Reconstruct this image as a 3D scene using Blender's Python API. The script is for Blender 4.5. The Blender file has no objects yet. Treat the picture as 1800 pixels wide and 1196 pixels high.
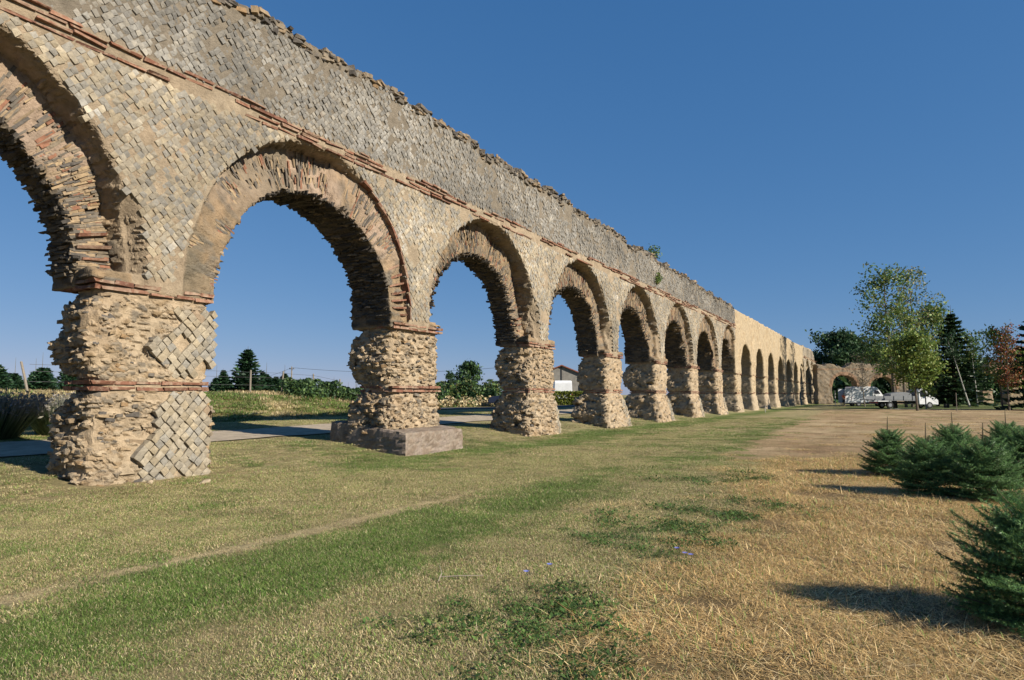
import bpy, math, random
import numpy as np
from mathutils import Vector, Matrix

# ------------------------------------------------------------------ camera, sky, sun, exposure
scene = bpy.context.scene
COL = scene.collection
R = math.radians
CAM_H, FPX, YAW, PITCH = 1.55, 1200.0, 28.8, 4.57
cam_data = bpy.data.cameras.new('camera')
cam_data.sensor_width = 36.0
cam_data.lens = 36.0 * FPX / 1800.0
cam_data.clip_start, cam_data.clip_end = 0.05, 4000.0
cam = bpy.data.objects.new('camera', cam_data)
COL.objects.link(cam)
cam.location = (0, 0, CAM_H)
cam.rotation_euler = (R(90 + PITCH), 0, R(YAW))
scene.camera = cam

SUN_EL, SUN_OFF = 28.5, 0.5
world = bpy.data.worlds.new('World')
scene.world = world
world.use_nodes = True
wn = world.node_tree
sky = wn.nodes.new('ShaderNodeTexSky')
sky.sky_type = 'NISHITA'
sky.sun_disc = False
sky.sun_elevation = R(SUN_EL)
sky.sun_rotation = R(90 + SUN_OFF)
sky.altitude = 2000
sky.air_density = 1.0
sky.dust_density = 0.0
sky.ozone_density = 4.0
EXPOSURE = 0.75
KA = 0.78   # masonry and paint albedo level
# one even tone curve over the whole sky: the photograph's deeper, flatter blue
sep = wn.nodes.new('ShaderNodeSeparateColor'); comb = wn.nodes.new('ShaderNodeCombineColor')
wn.links.new(sky.outputs[0], sep.inputs[0])
for ch, (pw, gain) in enumerate(((0.84, 0.503), (0.53, 0.483), (0.385, 0.642))):
    m1 = wn.nodes.new('ShaderNodeMath'); m1.operation = 'MULTIPLY'; m1.inputs[1].default_value = 0.1
    m2 = wn.nodes.new('ShaderNodeMath'); m2.operation = 'POWER'; m2.inputs[1].default_value = pw
    m3 = wn.nodes.new('ShaderNodeMath'); m3.operation = 'MULTIPLY'; m3.inputs[1].default_value = gain / 2 ** EXPOSURE / 0.1
    wn.links.new(sep.outputs[ch], m1.inputs[0]); wn.links.new(m1.outputs[0], m2.inputs[0]); wn.links.new(m2.outputs[0], m3.inputs[0]); wn.links.new(m3.outputs[0], comb.inputs[ch])
wn.links.new(comb.outputs[0], wn.nodes['Background'].inputs[0])
wn.nodes['Background'].inputs[1].default_value = 0.1
sun_data = bpy.data.lights.new('sun', 'SUN')
sun_data.energy = 5.0
sun_data.angle = R(0.5)
sun_data.color = (1.0, 0.92, 0.79)
sun = bpy.data.objects.new('sun', sun_data)
COL.objects.link(sun)
sd = Vector((math.cos(R(SUN_OFF)) * math.cos(R(SUN_EL)), -math.sin(R(SUN_OFF)) * math.cos(R(SUN_EL)), math.sin(R(SUN_EL))))
sun.rotation_euler = sd.to_track_quat('Z', 'Y').to_euler()
sun.location = (30, -5, 40)
scene.view_settings.view_transform = 'Standard'
scene.view_settings.look = 'None'
scene.view_settings.exposure = EXPOSURE
scene.view_settings.gamma = 1.0
scene.cycles.max_bounces = 5
scene.cycles.diffuse_bounces = 1
scene.cycles.transparent_max_bounces = 4
scene.cycles.use_denoising = True

# ------------------------------------------------------------------ helpers
rng = np.random.default_rng(11)
random.seed(5)
_T = np.random.default_rng(3).random((64, 64, 64)).astype(np.float32)

def vnoise(x, y, z):
    xi = np.floor(x); yi = np.floor(y); zi = np.floor(z)
    fx = (x - xi); fy = (y - yi); fz = (z - zi)
    fx = fx * fx * (3 - 2 * fx); fy = fy * fy * (3 - 2 * fy); fz = fz * fz * (3 - 2 * fz)
    i = xi.astype(np.int64) & 63; j = yi.astype(np.int64) & 63; k = zi.astype(np.int64) & 63
    i1 = (i + 1) & 63; j1 = (j + 1) & 63; k1 = (k + 1) & 63
    a = _T[i, j, k] * (1 - fx) + _T[i1, j, k] * fx
    b = _T[i, j1, k] * (1 - fx) + _T[i1, j1, k] * fx
    c = _T[i, j, k1] * (1 - fx) + _T[i1, j, k1] * fx
    d = _T[i, j1, k1] * (1 - fx) + _T[i1, j1, k1] * fx
    return ((a * (1 - fy) + b * fy) * (1 - fz) + (c * (1 - fy) + d * fy) * fz) * 2 - 1

def fbm(x, y, z, octv=3):
    s = 0; a = 1.0; t = 0
    for o in range(octv):
        s = s + a * vnoise(x * 2 ** o + 17.3 * o, y * 2 ** o + 5.1 * o, z * 2 ** o + 9.7 * o)
        t += a; a *= 0.5
    return s / t

def sstep(a, b, x):
    t = np.clip((x - a) / (b - a), 0, 1)
    return t * t * (3 - 2 * t)

def cells(x, y, z):
    """nearest and second nearest feature distance, id in 0..1 of the nearest"""
    xi = np.floor(x).astype(np.int64); yi = np.floor(y).astype(np.int64); zi = np.floor(z).astype(np.int64)
    d1 = np.full(x.shape, 9.0, np.float32); d2 = d1.copy(); idv = np.zeros(x.shape, np.float32)
    for a in (-1, 0, 1):
        for b in (-1, 0, 1):
            for c in (-1, 0, 1):
                i, j, k = xi + a, yi + b, zi + c
                rx = _T[i & 63, j & 63, k & 63]; ry = _T[(i + 7) & 63, (j + 13) & 63, (k + 29) & 63]; rz = _T[(i + 31) & 63, (j + 3) & 63, (k + 11) & 63]
                d = np.sqrt((i + rx - x) ** 2 + (j + ry - y) ** 2 + (k + rz - z) ** 2).astype(np.float32)
                n = d < d1
                d2 = np.where(n, d1, np.minimum(d2, d)); idv = np.where(n, _T[(i + 5) & 63, (j + 41) & 63, (k + 17) & 63], idv); d1 = np.where(n, d, d1)
    return d1, d2, idv

def mesh_np(name, V, F, C=None, smooth=False):
    V = np.ascontiguousarray(V, np.float32); F = np.ascontiguousarray(F, np.int32)
    me = bpy.data.meshes.new(name)
    n, k = F.shape
    me.vertices.add(len(V)); me.vertices.foreach_set('co', V.ravel())
    me.loops.add(n * k); me.loops.foreach_set('vertex_index', F.ravel())
    me.polygons.add(n); me.polygons.foreach_set('loop_start', np.arange(n, dtype=np.int32) * k)
    me.polygons.foreach_set('loop_total', np.full(n, k, np.int32))
    me.polygons.foreach_set('use_smooth', np.full(n, bool(smooth)))
    if C is not None:
        C = np.asarray(C, np.float32)
        if C.shape[1] == 3:
            C = np.concatenate([C, np.ones((len(C), 1), np.float32)], 1)
        at = me.color_attributes.new('Col', 'FLOAT_COLOR', 'POINT')
        at.data.foreach_set('color', np.ascontiguousarray(C).ravel())
    me.update(calc_edges=True)
    return me

WL = {}
def place(o, parent=None, loc=(0, 0, 0)):
    """loc is a world position"""
    COL.objects.link(o)
    loc = Vector(loc)
    WL[o.name] = loc
    if parent is not None:
        o.parent = parent
        o.location = loc - WL[parent.name]
    else:
        o.location = loc
    return o

def obj(name, me, mat=None, parent=None, loc=(0, 0, 0)):
    o = bpy.data.objects.new(name, me)
    if mat is not None and not me.materials:
        for m in (mat if isinstance(mat, (list, tuple)) else [mat]):
            me.materials.append(m)
    return place(o, parent, loc)

def empty(name, loc=(0, 0, 0), parent=None):
    o = bpy.data.objects.new(name, None)
    o.empty_display_size = 0.2
    return place(o, parent, loc)

def tag(o, label=None, cat=None, group=None, kind=None):
    if label: o['label'] = label
    if cat: o['category'] = cat
    if group: o['group'] = group
    if kind: o['kind'] = kind
    return o

class MB:
    """collects geometry with mixed triangles/quads written as triangles"""
    def __init__(s): s.V = []; s.F = []; s.C = []; s.n = 0
    def add(s, V, F, c=(1, 1, 1)):
        V = np.asarray(V, np.float32); F = np.asarray(F, np.int64)
        if F.shape[1] == 4:
            F = np.concatenate([F[:, [0, 1, 2]], F[:, [0, 2, 3]]])
        s.V.append(V); s.F.append(F + s.n); s.n += len(V)
        c = np.asarray(c, np.float32)
        if c.ndim == 1: c = np.repeat(c[None, :3], len(V), 0)
        s.C.append(c[:, :3])
    def box(s, x0, x1, y0, y1, z0, z1, c=(1, 1, 1), jit=0):
        V = np.array([(x, y, z) for x in (x0, x1) for y in (y0, y1) for z in (z0, z1)], np.float32)
        if jit: V += rng.uniform(-jit, jit, V.shape)
        s.add(V, BOXF, c)
    def tube(s, pts, rad, seg=6, c=(1, 1, 1), cap=True):
        P = [Vector(p) for p in pts]
        rr = rad if isinstance(rad, (list, tuple, np.ndarray)) else [rad] * len(P)
        V = []; F = []
        up = Vector((0.31, 0.17, 0.93))
        for i, p in enumerate(P):
            d = (P[min(i + 1, len(P) - 1)] - P[max(i - 1, 0)])
            d = d.normalized() if d.length > 1e-9 else Vector((0, 0, 1))
            if abs(d.dot(up)) > 0.98: up = Vector((0.9, 0.3, 0.1))
            a = d.cross(up).normalized(); b = d.cross(a)
            for k in range(seg):
                t = 2 * math.pi * k / seg
                V.append(p + (a * math.cos(t) + b * math.sin(t)) * rr[i])
        for i in range(len(P) - 1):
            for k in range(seg):
                k1 = (k + 1) % seg
                F.append((i * seg + k, i * seg + k1, (i + 1) * seg + k1, (i + 1) * seg + k))
        s.add([tuple(v) for v in V], F, c)
        if cap:
            for i0 in (0, (len(P) - 1) * seg):
                cc = len(V)
                s.add([tuple(v) for v in V[i0:i0 + seg]], [(0, k, k + 1) for k in range(1, seg - 1)], c)
    def mesh(s, name, smooth=False):
        return mesh_np(name, np.concatenate(s.V), np.concatenate(s.F), np.concatenate(s.C), smooth)
BOXF = np.array([(0, 1, 3, 2), (4, 6, 7, 5), (0, 4, 5, 1), (2, 3, 7, 6), (0, 2, 6, 4), (1, 5, 7, 3)])

def mat_new(name):
    m = bpy.data.materials.new(name); m.use_nodes = True
    nt = m.node_tree
    return m, nt, nt.nodes['Principled BSDF']

def ramp(nt, stops, src):
    r = nt.nodes.new('ShaderNodeValToRGB')
    while len(r.color_ramp.elements) < len(stops): r.color_ramp.elements.new(0.5)
    for e, (p, c) in zip(r.color_ramp.elements, stops):
        e.position = p; e.color = (*c, 1) if len(c) == 3 else c
    nt.links.new(src, r.inputs[0])
    return r.outputs[0]

def noise(nt, vec, scale, detail=4, rough=0.6, out='Fac'):
    n = nt.nodes.new('ShaderNodeTexNoise')
    n.inputs['Scale'].default_value = scale; n.inputs['Detail'].default_value = detail; n.inputs['Roughness'].default_value = rough
    if vec is not None: nt.links.new(vec, n.inputs['Vector'])
    return n.outputs[out]

def mixc(nt, mode, fac, a, b):
    m = nt.nodes.new('ShaderNodeMix'); m.data_type = 'RGBA'; m.blend_type = mode
    for sock, v in ((m.inputs['Factor'], fac), (m.inputs['A'], a), (m.inputs['B'], b)):
        if hasattr(v, 'is_linked'): nt.links.new(v, sock)
        elif isinstance(v, (int, float)): sock.default_value = v
        else: sock.default_value = (*v, 1) if len(v) == 3 else v
    return m.outputs['Result']

def bump(nt, bs, h, strength, dist, prev=None):
    b = nt.nodes.new('ShaderNodeBump'); b.inputs['Strength'].default_value = strength; b.inputs['Distance'].default_value = dist
    nt.links.new(h, b.inputs['Height'])
    if prev is not None: nt.links.new(prev, b.inputs['Normal'])
    nt.links.new(b.outputs[0], bs.inputs['Normal'])
    return b.outputs[0]

def surf_mat(name, base=None, attr=True, rough=0.92, var=((0.25, (0.62, 0.62, 0.62)), (0.8, (1.25, 1.25, 1.25))), vscale=9.0,
             bscale=30.0, bstr=0.5, bdist=0.03, coord='world', spots=None, stretch=None, spec=0.2):
    m, nt, bs = mat_new(name)
    if coord == 'world':
        vec = nt.nodes.new('ShaderNodeNewGeometry').outputs['Position']
    else:
        vec = nt.nodes.new('ShaderNodeTexCoord').outputs['Object']
    if stretch:
        mp = nt.nodes.new('ShaderNodeMapping'); mp.inputs['Scale'].default_value = stretch
        nt.links.new(vec, mp.inputs[0]); vec = mp.outputs[0]
    if attr:
        a = nt.nodes.new('ShaderNodeAttribute'); a.attribute_name = 'Col'; c = a.outputs['Color']
        if base: c = mixc(nt, 'MULTIPLY', 1.0, c, base)
    else:
        rgb = nt.nodes.new('ShaderNodeRGB'); rgb.outputs[0].default_value = (*base, 1); c = rgb.outputs[0]
    v = ramp(nt, var, noise(nt, vec, vscale, 6, 0.65))
    c = mixc(nt, 'MULTIPLY', 1.0, c, v)
    if spots:
        sc_, lo, hi, col, f = spots
        mk = ramp(nt, ((lo, (0, 0, 0)), (hi, (f, f, f))), noise(nt, vec, sc_, 5, 0.7))
        c = mixc(nt, 'MIX', mk, c, col)
    c = mixc(nt, 'MULTIPLY', 1.0, c, (KA, KA, KA))
    nt.links.new(c, bs.inputs['Base Color'])
    bs.inputs['Roughness'].default_value = rough
    bs.inputs['Specular IOR Level'].default_value = spec
    if bstr:
        bump(nt, bs, noise(nt, vec, bscale, 6, 0.7), bstr, bdist)
    return m

def plain(name, col, rough=0.5, metal=0.0, spec=0.4, trans=0.0, emit=None):
    m, nt, bs = mat_new(name)
    n = noise(nt, nt.nodes.new('ShaderNodeTexCoord').outputs['Object'], 3.0, 5)
    c = mixc(nt, 'MULTIPLY', 1.0, col, ramp(nt, ((0.3, (0.86, 0.86, 0.86)), (0.7, (1.05, 1.05, 1.05))), n))
    nt.links.new(c, bs.inputs['Base Color'])
    bs.inputs['Roughness'].default_value = rough; bs.inputs['Metallic'].default_value = metal
    bs.inputs['Specular IOR Level'].default_value = spec; bs.inputs['Transmission Weight'].default_value = trans
    return m

def leaf_mat(name, trans=0.25, rough=0.55, var=0.35, tint=(1, 1, 1)):
    m, nt, bs = mat_new(name)
    a = nt.nodes.new('ShaderNodeAttribute'); a.attribute_name = 'Col'
    oi = nt.nodes.new('ShaderNodeObjectInfo')
    v = ramp(nt, ((0.0, (1 - var,) * 3), (1.0, (1 + var,) * 3)), oi.outputs['Random'])
    c = mixc(nt, 'MULTIPLY', 1.0, a.outputs['Color'], v)
    c = mixc(nt, 'MULTIPLY', 1.0, c, tint)
    nt.links.new(c, bs.inputs['Base Color'])
    bs.inputs['Roughness'].default_value = rough; bs.inputs['Specular IOR Level'].default_value = 0.25
    tr = nt.nodes.new('ShaderNodeBsdfTranslucent'); nt.links.new(c, tr.inputs['Color'])
    mx = nt.nodes.new('ShaderNodeMixShader'); mx.inputs[0].default_value = trans
    nt.links.new(bs.outputs[0], mx.inputs[1]); nt.links.new(tr.outputs[0], mx.inputs[2])
    nt.links.new(mx.outputs[0], nt.nodes['Material Output'].inputs['Surface'])
    return m

CY, SY = math.cos(R(YAW)), math.sin(R(YAW))
def from_px(px, z):
    """ground position at photo column px, depth z from the camera (metres)"""
    lat = (px - 900) / FPX * z
    return (lat * CY - z * SY, lat * SY + z * CY)

# ------------------------------------------------------------------ terrain
def ground_z(x, y):
    x = np.asarray(x, np.float64); y = np.asarray(y, np.float64)
    z = 0.34 * sstep(-10.2, -13.5, x) + 0.16 * sstep(-13.5, -19, x)
    bank = (1.50 * sstep(-27.5, -33.0, x) - 0.38 * sstep(-21.8, -25.5, x)) * sstep(41, 31, y)
    bank = bank + 0.25 * sstep(-30, -40, x) * sstep(31, 41, y)
    z = z + bank
    z = z + 0.025 * vnoise(x * 0.35, y * 0.35, x * 0 + 3) * sstep(60, 10, np.abs(y)) + 0.012 * vnoise(x * 1.3, y * 1.3, x * 0 + 7) * sstep(40, 10, np.abs(y))
    return z
def gz(x, y): return float(ground_z(np.array([x]), np.array([y]))[0])

def zones(x, y):
    """how green / dry / straw / bare / worn each spot of the ground is"""
    n1 = fbm(x * 0.45, y * 0.45, x * 0 + 1.5, 4); n2 = fbm(x * 1.6, y * 1.6, x * 0 + 4.5, 3); n3 = fbm(x * 0.9, y * 0.25, x * 0 + 8.5, 3)
    gband = 1.15 * np.exp(-((x + 4.75 + 0.25 * n1) / 0.82) ** 2) * sstep(16, 9, y) + 0.8 * np.exp(-((x + 9.9) / 1.2) ** 2) * sstep(10, 12, y) \
        + 0.55 * np.exp(-((x + 4.2 + 0.6 * n1) / 1.1) ** 2) * sstep(12, 17, y) * sstep(75, 40, y)
    green = np.clip(0.06 + 0.95 * gband + 0.60 * n1 + 0.60 * n2 - 0.25 * sstep(-4, -2.5, x), 0, 1)
    edge = -2.7 + 1.35 * sstep(17, 3, y) + 0.7 * n1 + 0.35 * n2
    straw = sstep(edge - 0.9, edge + 0.7, x)
    zc = y * CY - x * SY
    soil = sstep(15.5, 17.5, zc + 1.2 * n1) * sstep(-4.3, -3.3, x + 0.6 * n1 + 0.03 * (y - 18)) * sstep(74, 68, zc)
    weed = 0
    for wx, wy, wr in ((-2.35, 8.7, .95), (-1.7, 9.9, .7), (-2.75, 7.4, .55), (-1.9, 7.0, .5), (-2.15, 4.6, .55), (-1.75, 3.9, .5), (-2.7, 4.0, .4), (-2.9, 12.6, .7), (-2.2, 13.6, .6)):
        weed = np.maximum(weed, np.exp(-(((x - wx) ** 2 + ((y - wy) * .8) ** 2) / wr ** 2)))
    weed = np.clip(weed * (1.15 + 1.5 * n2) * 1.1 - .15, 0, 1)
    worn = np.exp(-((x + 5.86 + 0.05 * n2 + 0.07 * n1) / (0.15 + 0.04 * n3)) ** 2) * sstep(10, 7.5, y) * (0.75 + 0.25 * n2)
    return green, straw, soil, np.clip(weed, 0, 1), np.clip(worn, 0, 1)

def axis(lo, hi, near0, near1, fine, grow):
    a = list(np.arange(near0, near1, fine)); s = fine
    while a[-1] < hi: s *= grow; a.append(a[-1] + s)
    s = fine
    while a[0] > lo: s *= grow; a.insert(0, a[0] - s)
    return np.array(a)
gx = axis(-900, 900, -14, 4, 0.10, 1.045); gy = axis(-120, 1500, 1.5, 15, 0.10, 1.04)
GX, GY = np.meshgrid(gx, gy, indexing='ij')
gX, gY = GX.ravel(), GY.ravel()
gZ = ground_z(gX, gY)
green, straw, soil, weed, worn = zones(gX, gY)
def lerp(a, b, t): return a + (b - a) * t[:, None]
c_dry = np.array((0.285, 0.235, 0.130)); c_green = np.array((0.085, 0.125, 0.030)); c_straw = np.array((0.30, 0.215, 0.105)); c_soil = np.array((0.315, 0.222, 0.130))
c = lerp(np.tile(c_dry, (len(gX), 1)), c_green, np.clip(green * 1.05, 0, 1))
c = lerp(c, c_straw, straw)
c = lerp(c, np.array((0.05, 0.085, 0.03)), weed * 0.8)
c = lerp(c, np.array((0.47, 0.38, 0.24)), worn)
thatch = np.clip(fbm(gX * 1.7, gY * 1.7, gX * 0 + 33, 3) * 2.2 + .2, 0, 1) * straw
c = lerp(c, np.array((0.15, 0.105, 0.06)), thatch * .75)
c = lerp(c, c_soil, soil)
c = lerp(c, np.array((0.40, 0.30, 0.185)), soil * np.clip(fbm(gX * .35, gY * .9, gX * 0 + 29, 4) * 2.6, 0, .9))
c = lerp(c, np.array((0.20, 0.13, 0.075)), soil * np.clip(fbm(gX * 1.1, gY * 1.6, gX * 0 + 47, 4) * 2.4 - .2, 0, .7))
c = lerp(c, np.array((0.16, 0.15, 0.06)), soil * np.clip(fbm(gX * .5, gY * 1.1, gX * 0 + 57, 3) * 3 - .9, 0, .8))
farz = gY * CY - gX * SY
c = lerp(c, np.array((0.10, 0.12, 0.045)), sstep(71, 76, farz) * sstep(-8, -3, gX))
bankm = sstep(-26, -27.5, gX) * sstep(-90, -70, gX)
c = lerp(c, np.array((0.17, 0.15, 0.06)), bankm * 0.85)
c = lerp(c, np.array((0.06, 0.10, 0.025)), bankm * np.clip(fbm(gX * .5, gY * .5, gX * 0 + 2, 3) * 2.2, 0, 0.9))
bare = bankm * sstep(-31, -29, gX) * np.clip(fbm(gX * .7, gY * .3, gX * 0 + 22, 3) * 3 + .1, 0, 0.85)
c = lerp(c, np.array((0.30, 0.20, 0.12)), bare)
foot = np.exp(-((gX + 11.2) / 0.8) ** 2) * sstep(4, 5, gY) * sstep(10, 9, gY) * 0.6
c = lerp(c, np.array((0.30, 0.23, 0.13)), foot)
near = sstep(40, 12, farz)
c = c * (1.12 - 0.14 * near[:, None])
nx_, ny_ = GX.shape
idx = np.arange(nx_ * ny_).reshape(nx_, ny_)
gF = np.stack([idx[:-1, :-1], idx[1:, :-1], idx[1:, 1:], idx[:-1, 1:]], -1).reshape(-1, 4)
m_ground, nt, bs = mat_new('ground')
a = nt.nodes.new('ShaderNodeAttribute'); a.attribute_name = 'Col'
pos = nt.nodes.new('ShaderNodeNewGeometry').outputs['Position']
v1 = ramp(nt, ((0.28, (0.55, 0.58, 0.55)), (0.75, (1.38, 1.34, 1.28))), noise(nt, pos, 14.0, 8, 0.75))
v2 = ramp(nt, ((0.3, (0.75, 0.8, 0.72)), (0.7, (1.2, 1.16, 1.2))), noise(nt, pos, 1.7, 5, 0.65))
cc = mixc(nt, 'MULTIPLY', 1.0, mixc(nt, 'MULTIPLY', 1.0, a.outputs['Color'], v1), v2)
nt.links.new(cc, bs.inputs['Base Color']); bs.inputs['Roughness'].default_value = 0.97; bs.inputs['Specular IOR Level'].default_value = 0.1
b0 = bump(nt, bs, noise(nt, pos, 22.0, 8, 0.75), 1.0, 0.05)
bump(nt, bs, noise(nt, pos, 3.0, 4, 0.6), 0.6, 0.12, b0)
ground = obj('ground', mesh_np('ground', np.stack([gX, gY, gZ], 1), gF, c, True), m_ground)
tag(ground, kind='structure')

# sheets laid on the terrain: a gravel path and an asphalt road behind the aqueduct
def strip(name, pts, w, mat, lift, edge=0.0):
    P = []
    for (x0, y0), (x1, y1) in zip(pts[:-1], pts[1:]):
        n = max(2, int(math.hypot(x1 - x0, y1 - y0) / 0.8))
        for i in range(n): P.append((x0 + (x1 - x0) * i / n, y0 + (y1 - y0) * i / n))
    P.append(pts[-1]); P = np.array(P); T = np.gradient(P, axis=0); T /= np.linalg.norm(T, axis=1)[:, None]; N = np.stack([T[:, 1], -T[:, 0]], 1)
    m = 9; V = []
    for j in range(m):
        s_ = (j / (m - 1) - 0.5) * w
        e = edge * fbm(P[:, 0] * .6 + j, P[:, 1] * .6, P[:, 0] * 0 + j, 3) if j in (0, m - 1) else 0
        Q = P + N * (s_ + e)[..., None] if np.ndim(e) else P + N * s_
        V.append(np.stack([Q[:, 0], Q[:, 1], ground_z(Q[:, 0], Q[:, 1]) + lift], 1))
    V = np.stack(V, 0); n = len(P); ii = np.arange(m * n).reshape(m, n)
    F = np.stack([ii[:-1, :-1], ii[1:, :-1], ii[1:, 1:], ii[:-1, 1:]], -1).reshape(-1, 4)
    o = obj(name, mesh_np(name, V.reshape(-1, 3), F, np.ones((m * n, 3)), True), mat); tag(o, kind='structure'); return o
m_gravel = surf_mat('gravel', (0.50, 0.41, 0.30), False, 0.95, vscale=3.0, bscale=60, bstr=0.6, bdist=0.02)
m_asph = surf_mat('asphalt', (0.115, 0.112, 0.118), False, 0.85, vscale=2.0, bscale=80, bstr=0.4, bdist=0.01, var=((0.3, (0.8, 0.8, 0.8)), (0.7, (1.15, 1.15, 1.15))))
path = strip('path', [(-15.9, -12), (-16.1, 12), (-16.9, 30), (-18.5, 45), (-20.0, 90)], 2.5, m_gravel, 0.03, 0.3)
road = strip('road', [(-50, 33.5), (-37, 36.0), (-30, 40.5), (-26.5, 47), (-25, 58), (-25, 120)], 4.2, m_asph, 0.035)
# ------------------------------------------------------------------ the aqueduct
D = 11.17                      # distance of its front face from the camera line
S, YR1, PW = 7.65, 8.60, 2.30  # bay spacing, right edge of the first pier in view, pier width
RI, HI, RE, HE, ZS = 2.66, 2.62, 3.36, 3.66, 3.50   # intrados / extrados half axes, springing height
WB = 1.40                      # thickness of the arcade wall
NSEC = 17
Y_REST0, Y_REST1 = 59.6, 112.0
def pier_c(k): return YR1 - PW / 2 + S * (k - 1)
def arch_c(a): return pier_c(a) - S / 2          # arch a lies before pier a
RING = {0: .5, 1: .55, 2: .20, 3: .58, 4: .48, 5: .42, 6: .30, 7: .28, 8: .35}
def ring_recess(a):
    r = np.full(a.shape, 0.30)
    for k, v in RING.items(): r = np.where(a == k, v, r)
    return r
def top_z(y):
    base = 9.50 - 0.016 * np.clip(y - 18, 0, 42) - 0.05 * sstep(18, 8, y)
    base = base + 0.12 * vnoise(y * 0.55, y * 0 + 2, y * 0) + 0.12 * vnoise(y * 1.9, y * 0 + 5, y * 0) + 0.07 * vnoise(y * 5.5, y * 0 + 7, y * 0) + 0.28 * np.exp(-((y - 17.9) / .35) ** 2)
    rest = 8.86 + 0.03 * vnoise(y * 0.3, y * 0 + 9, y * 0)
    t = sstep(Y_REST0 - .1, Y_REST0 + .1, y) * sstep(Y_REST1 + .2, Y_REST1 - .2, y)
    tail = 0.15 * sstep(Y_REST1, Y_REST1 + 1, y) - 2.5 * sstep(127, 134, y)
    return base * (1 - t) + rest * t + tail
def ell(t, z, a, b): return (np.sqrt((t / a) ** 2 + (z / b) ** 2) - 1) * (a + b) / 2
def opening(y, z):
    a = np.round((y - arch_c(0)) / S)
    t = y - (arch_c(0) + a * S)
    d_in = np.where(z > ZS, ell(t, z - ZS, RI, HI), np.abs(t) - RI)
    d_ex = np.where(z > ZS, ell(t, z - ZS, RE, HE), np.abs(t) - RE)
    return a, t, d_in, d_ex
def restored(y): return (y > Y_REST0) & (y < Y_REST1)

def bulge(z):
    b1 = np.sin(np.pi * np.clip((z - 1.80) / 1.40, 0, 1)) ** 0.55
    b0 = np.clip((1.60 - z) / 0.35, 0, 1) ** 0.6
    return np.where(z > 1.7, b1, b0)
FLARE = {1: (.02, -.02, .05), 2: (.05, .1, .1), 3: (-.02, .16, .12), 4: (.30, .22, .34), 5: (.30, .22, .34), 6: (.2, .2, .25), 7: (.28, .25, .3)}

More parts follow.
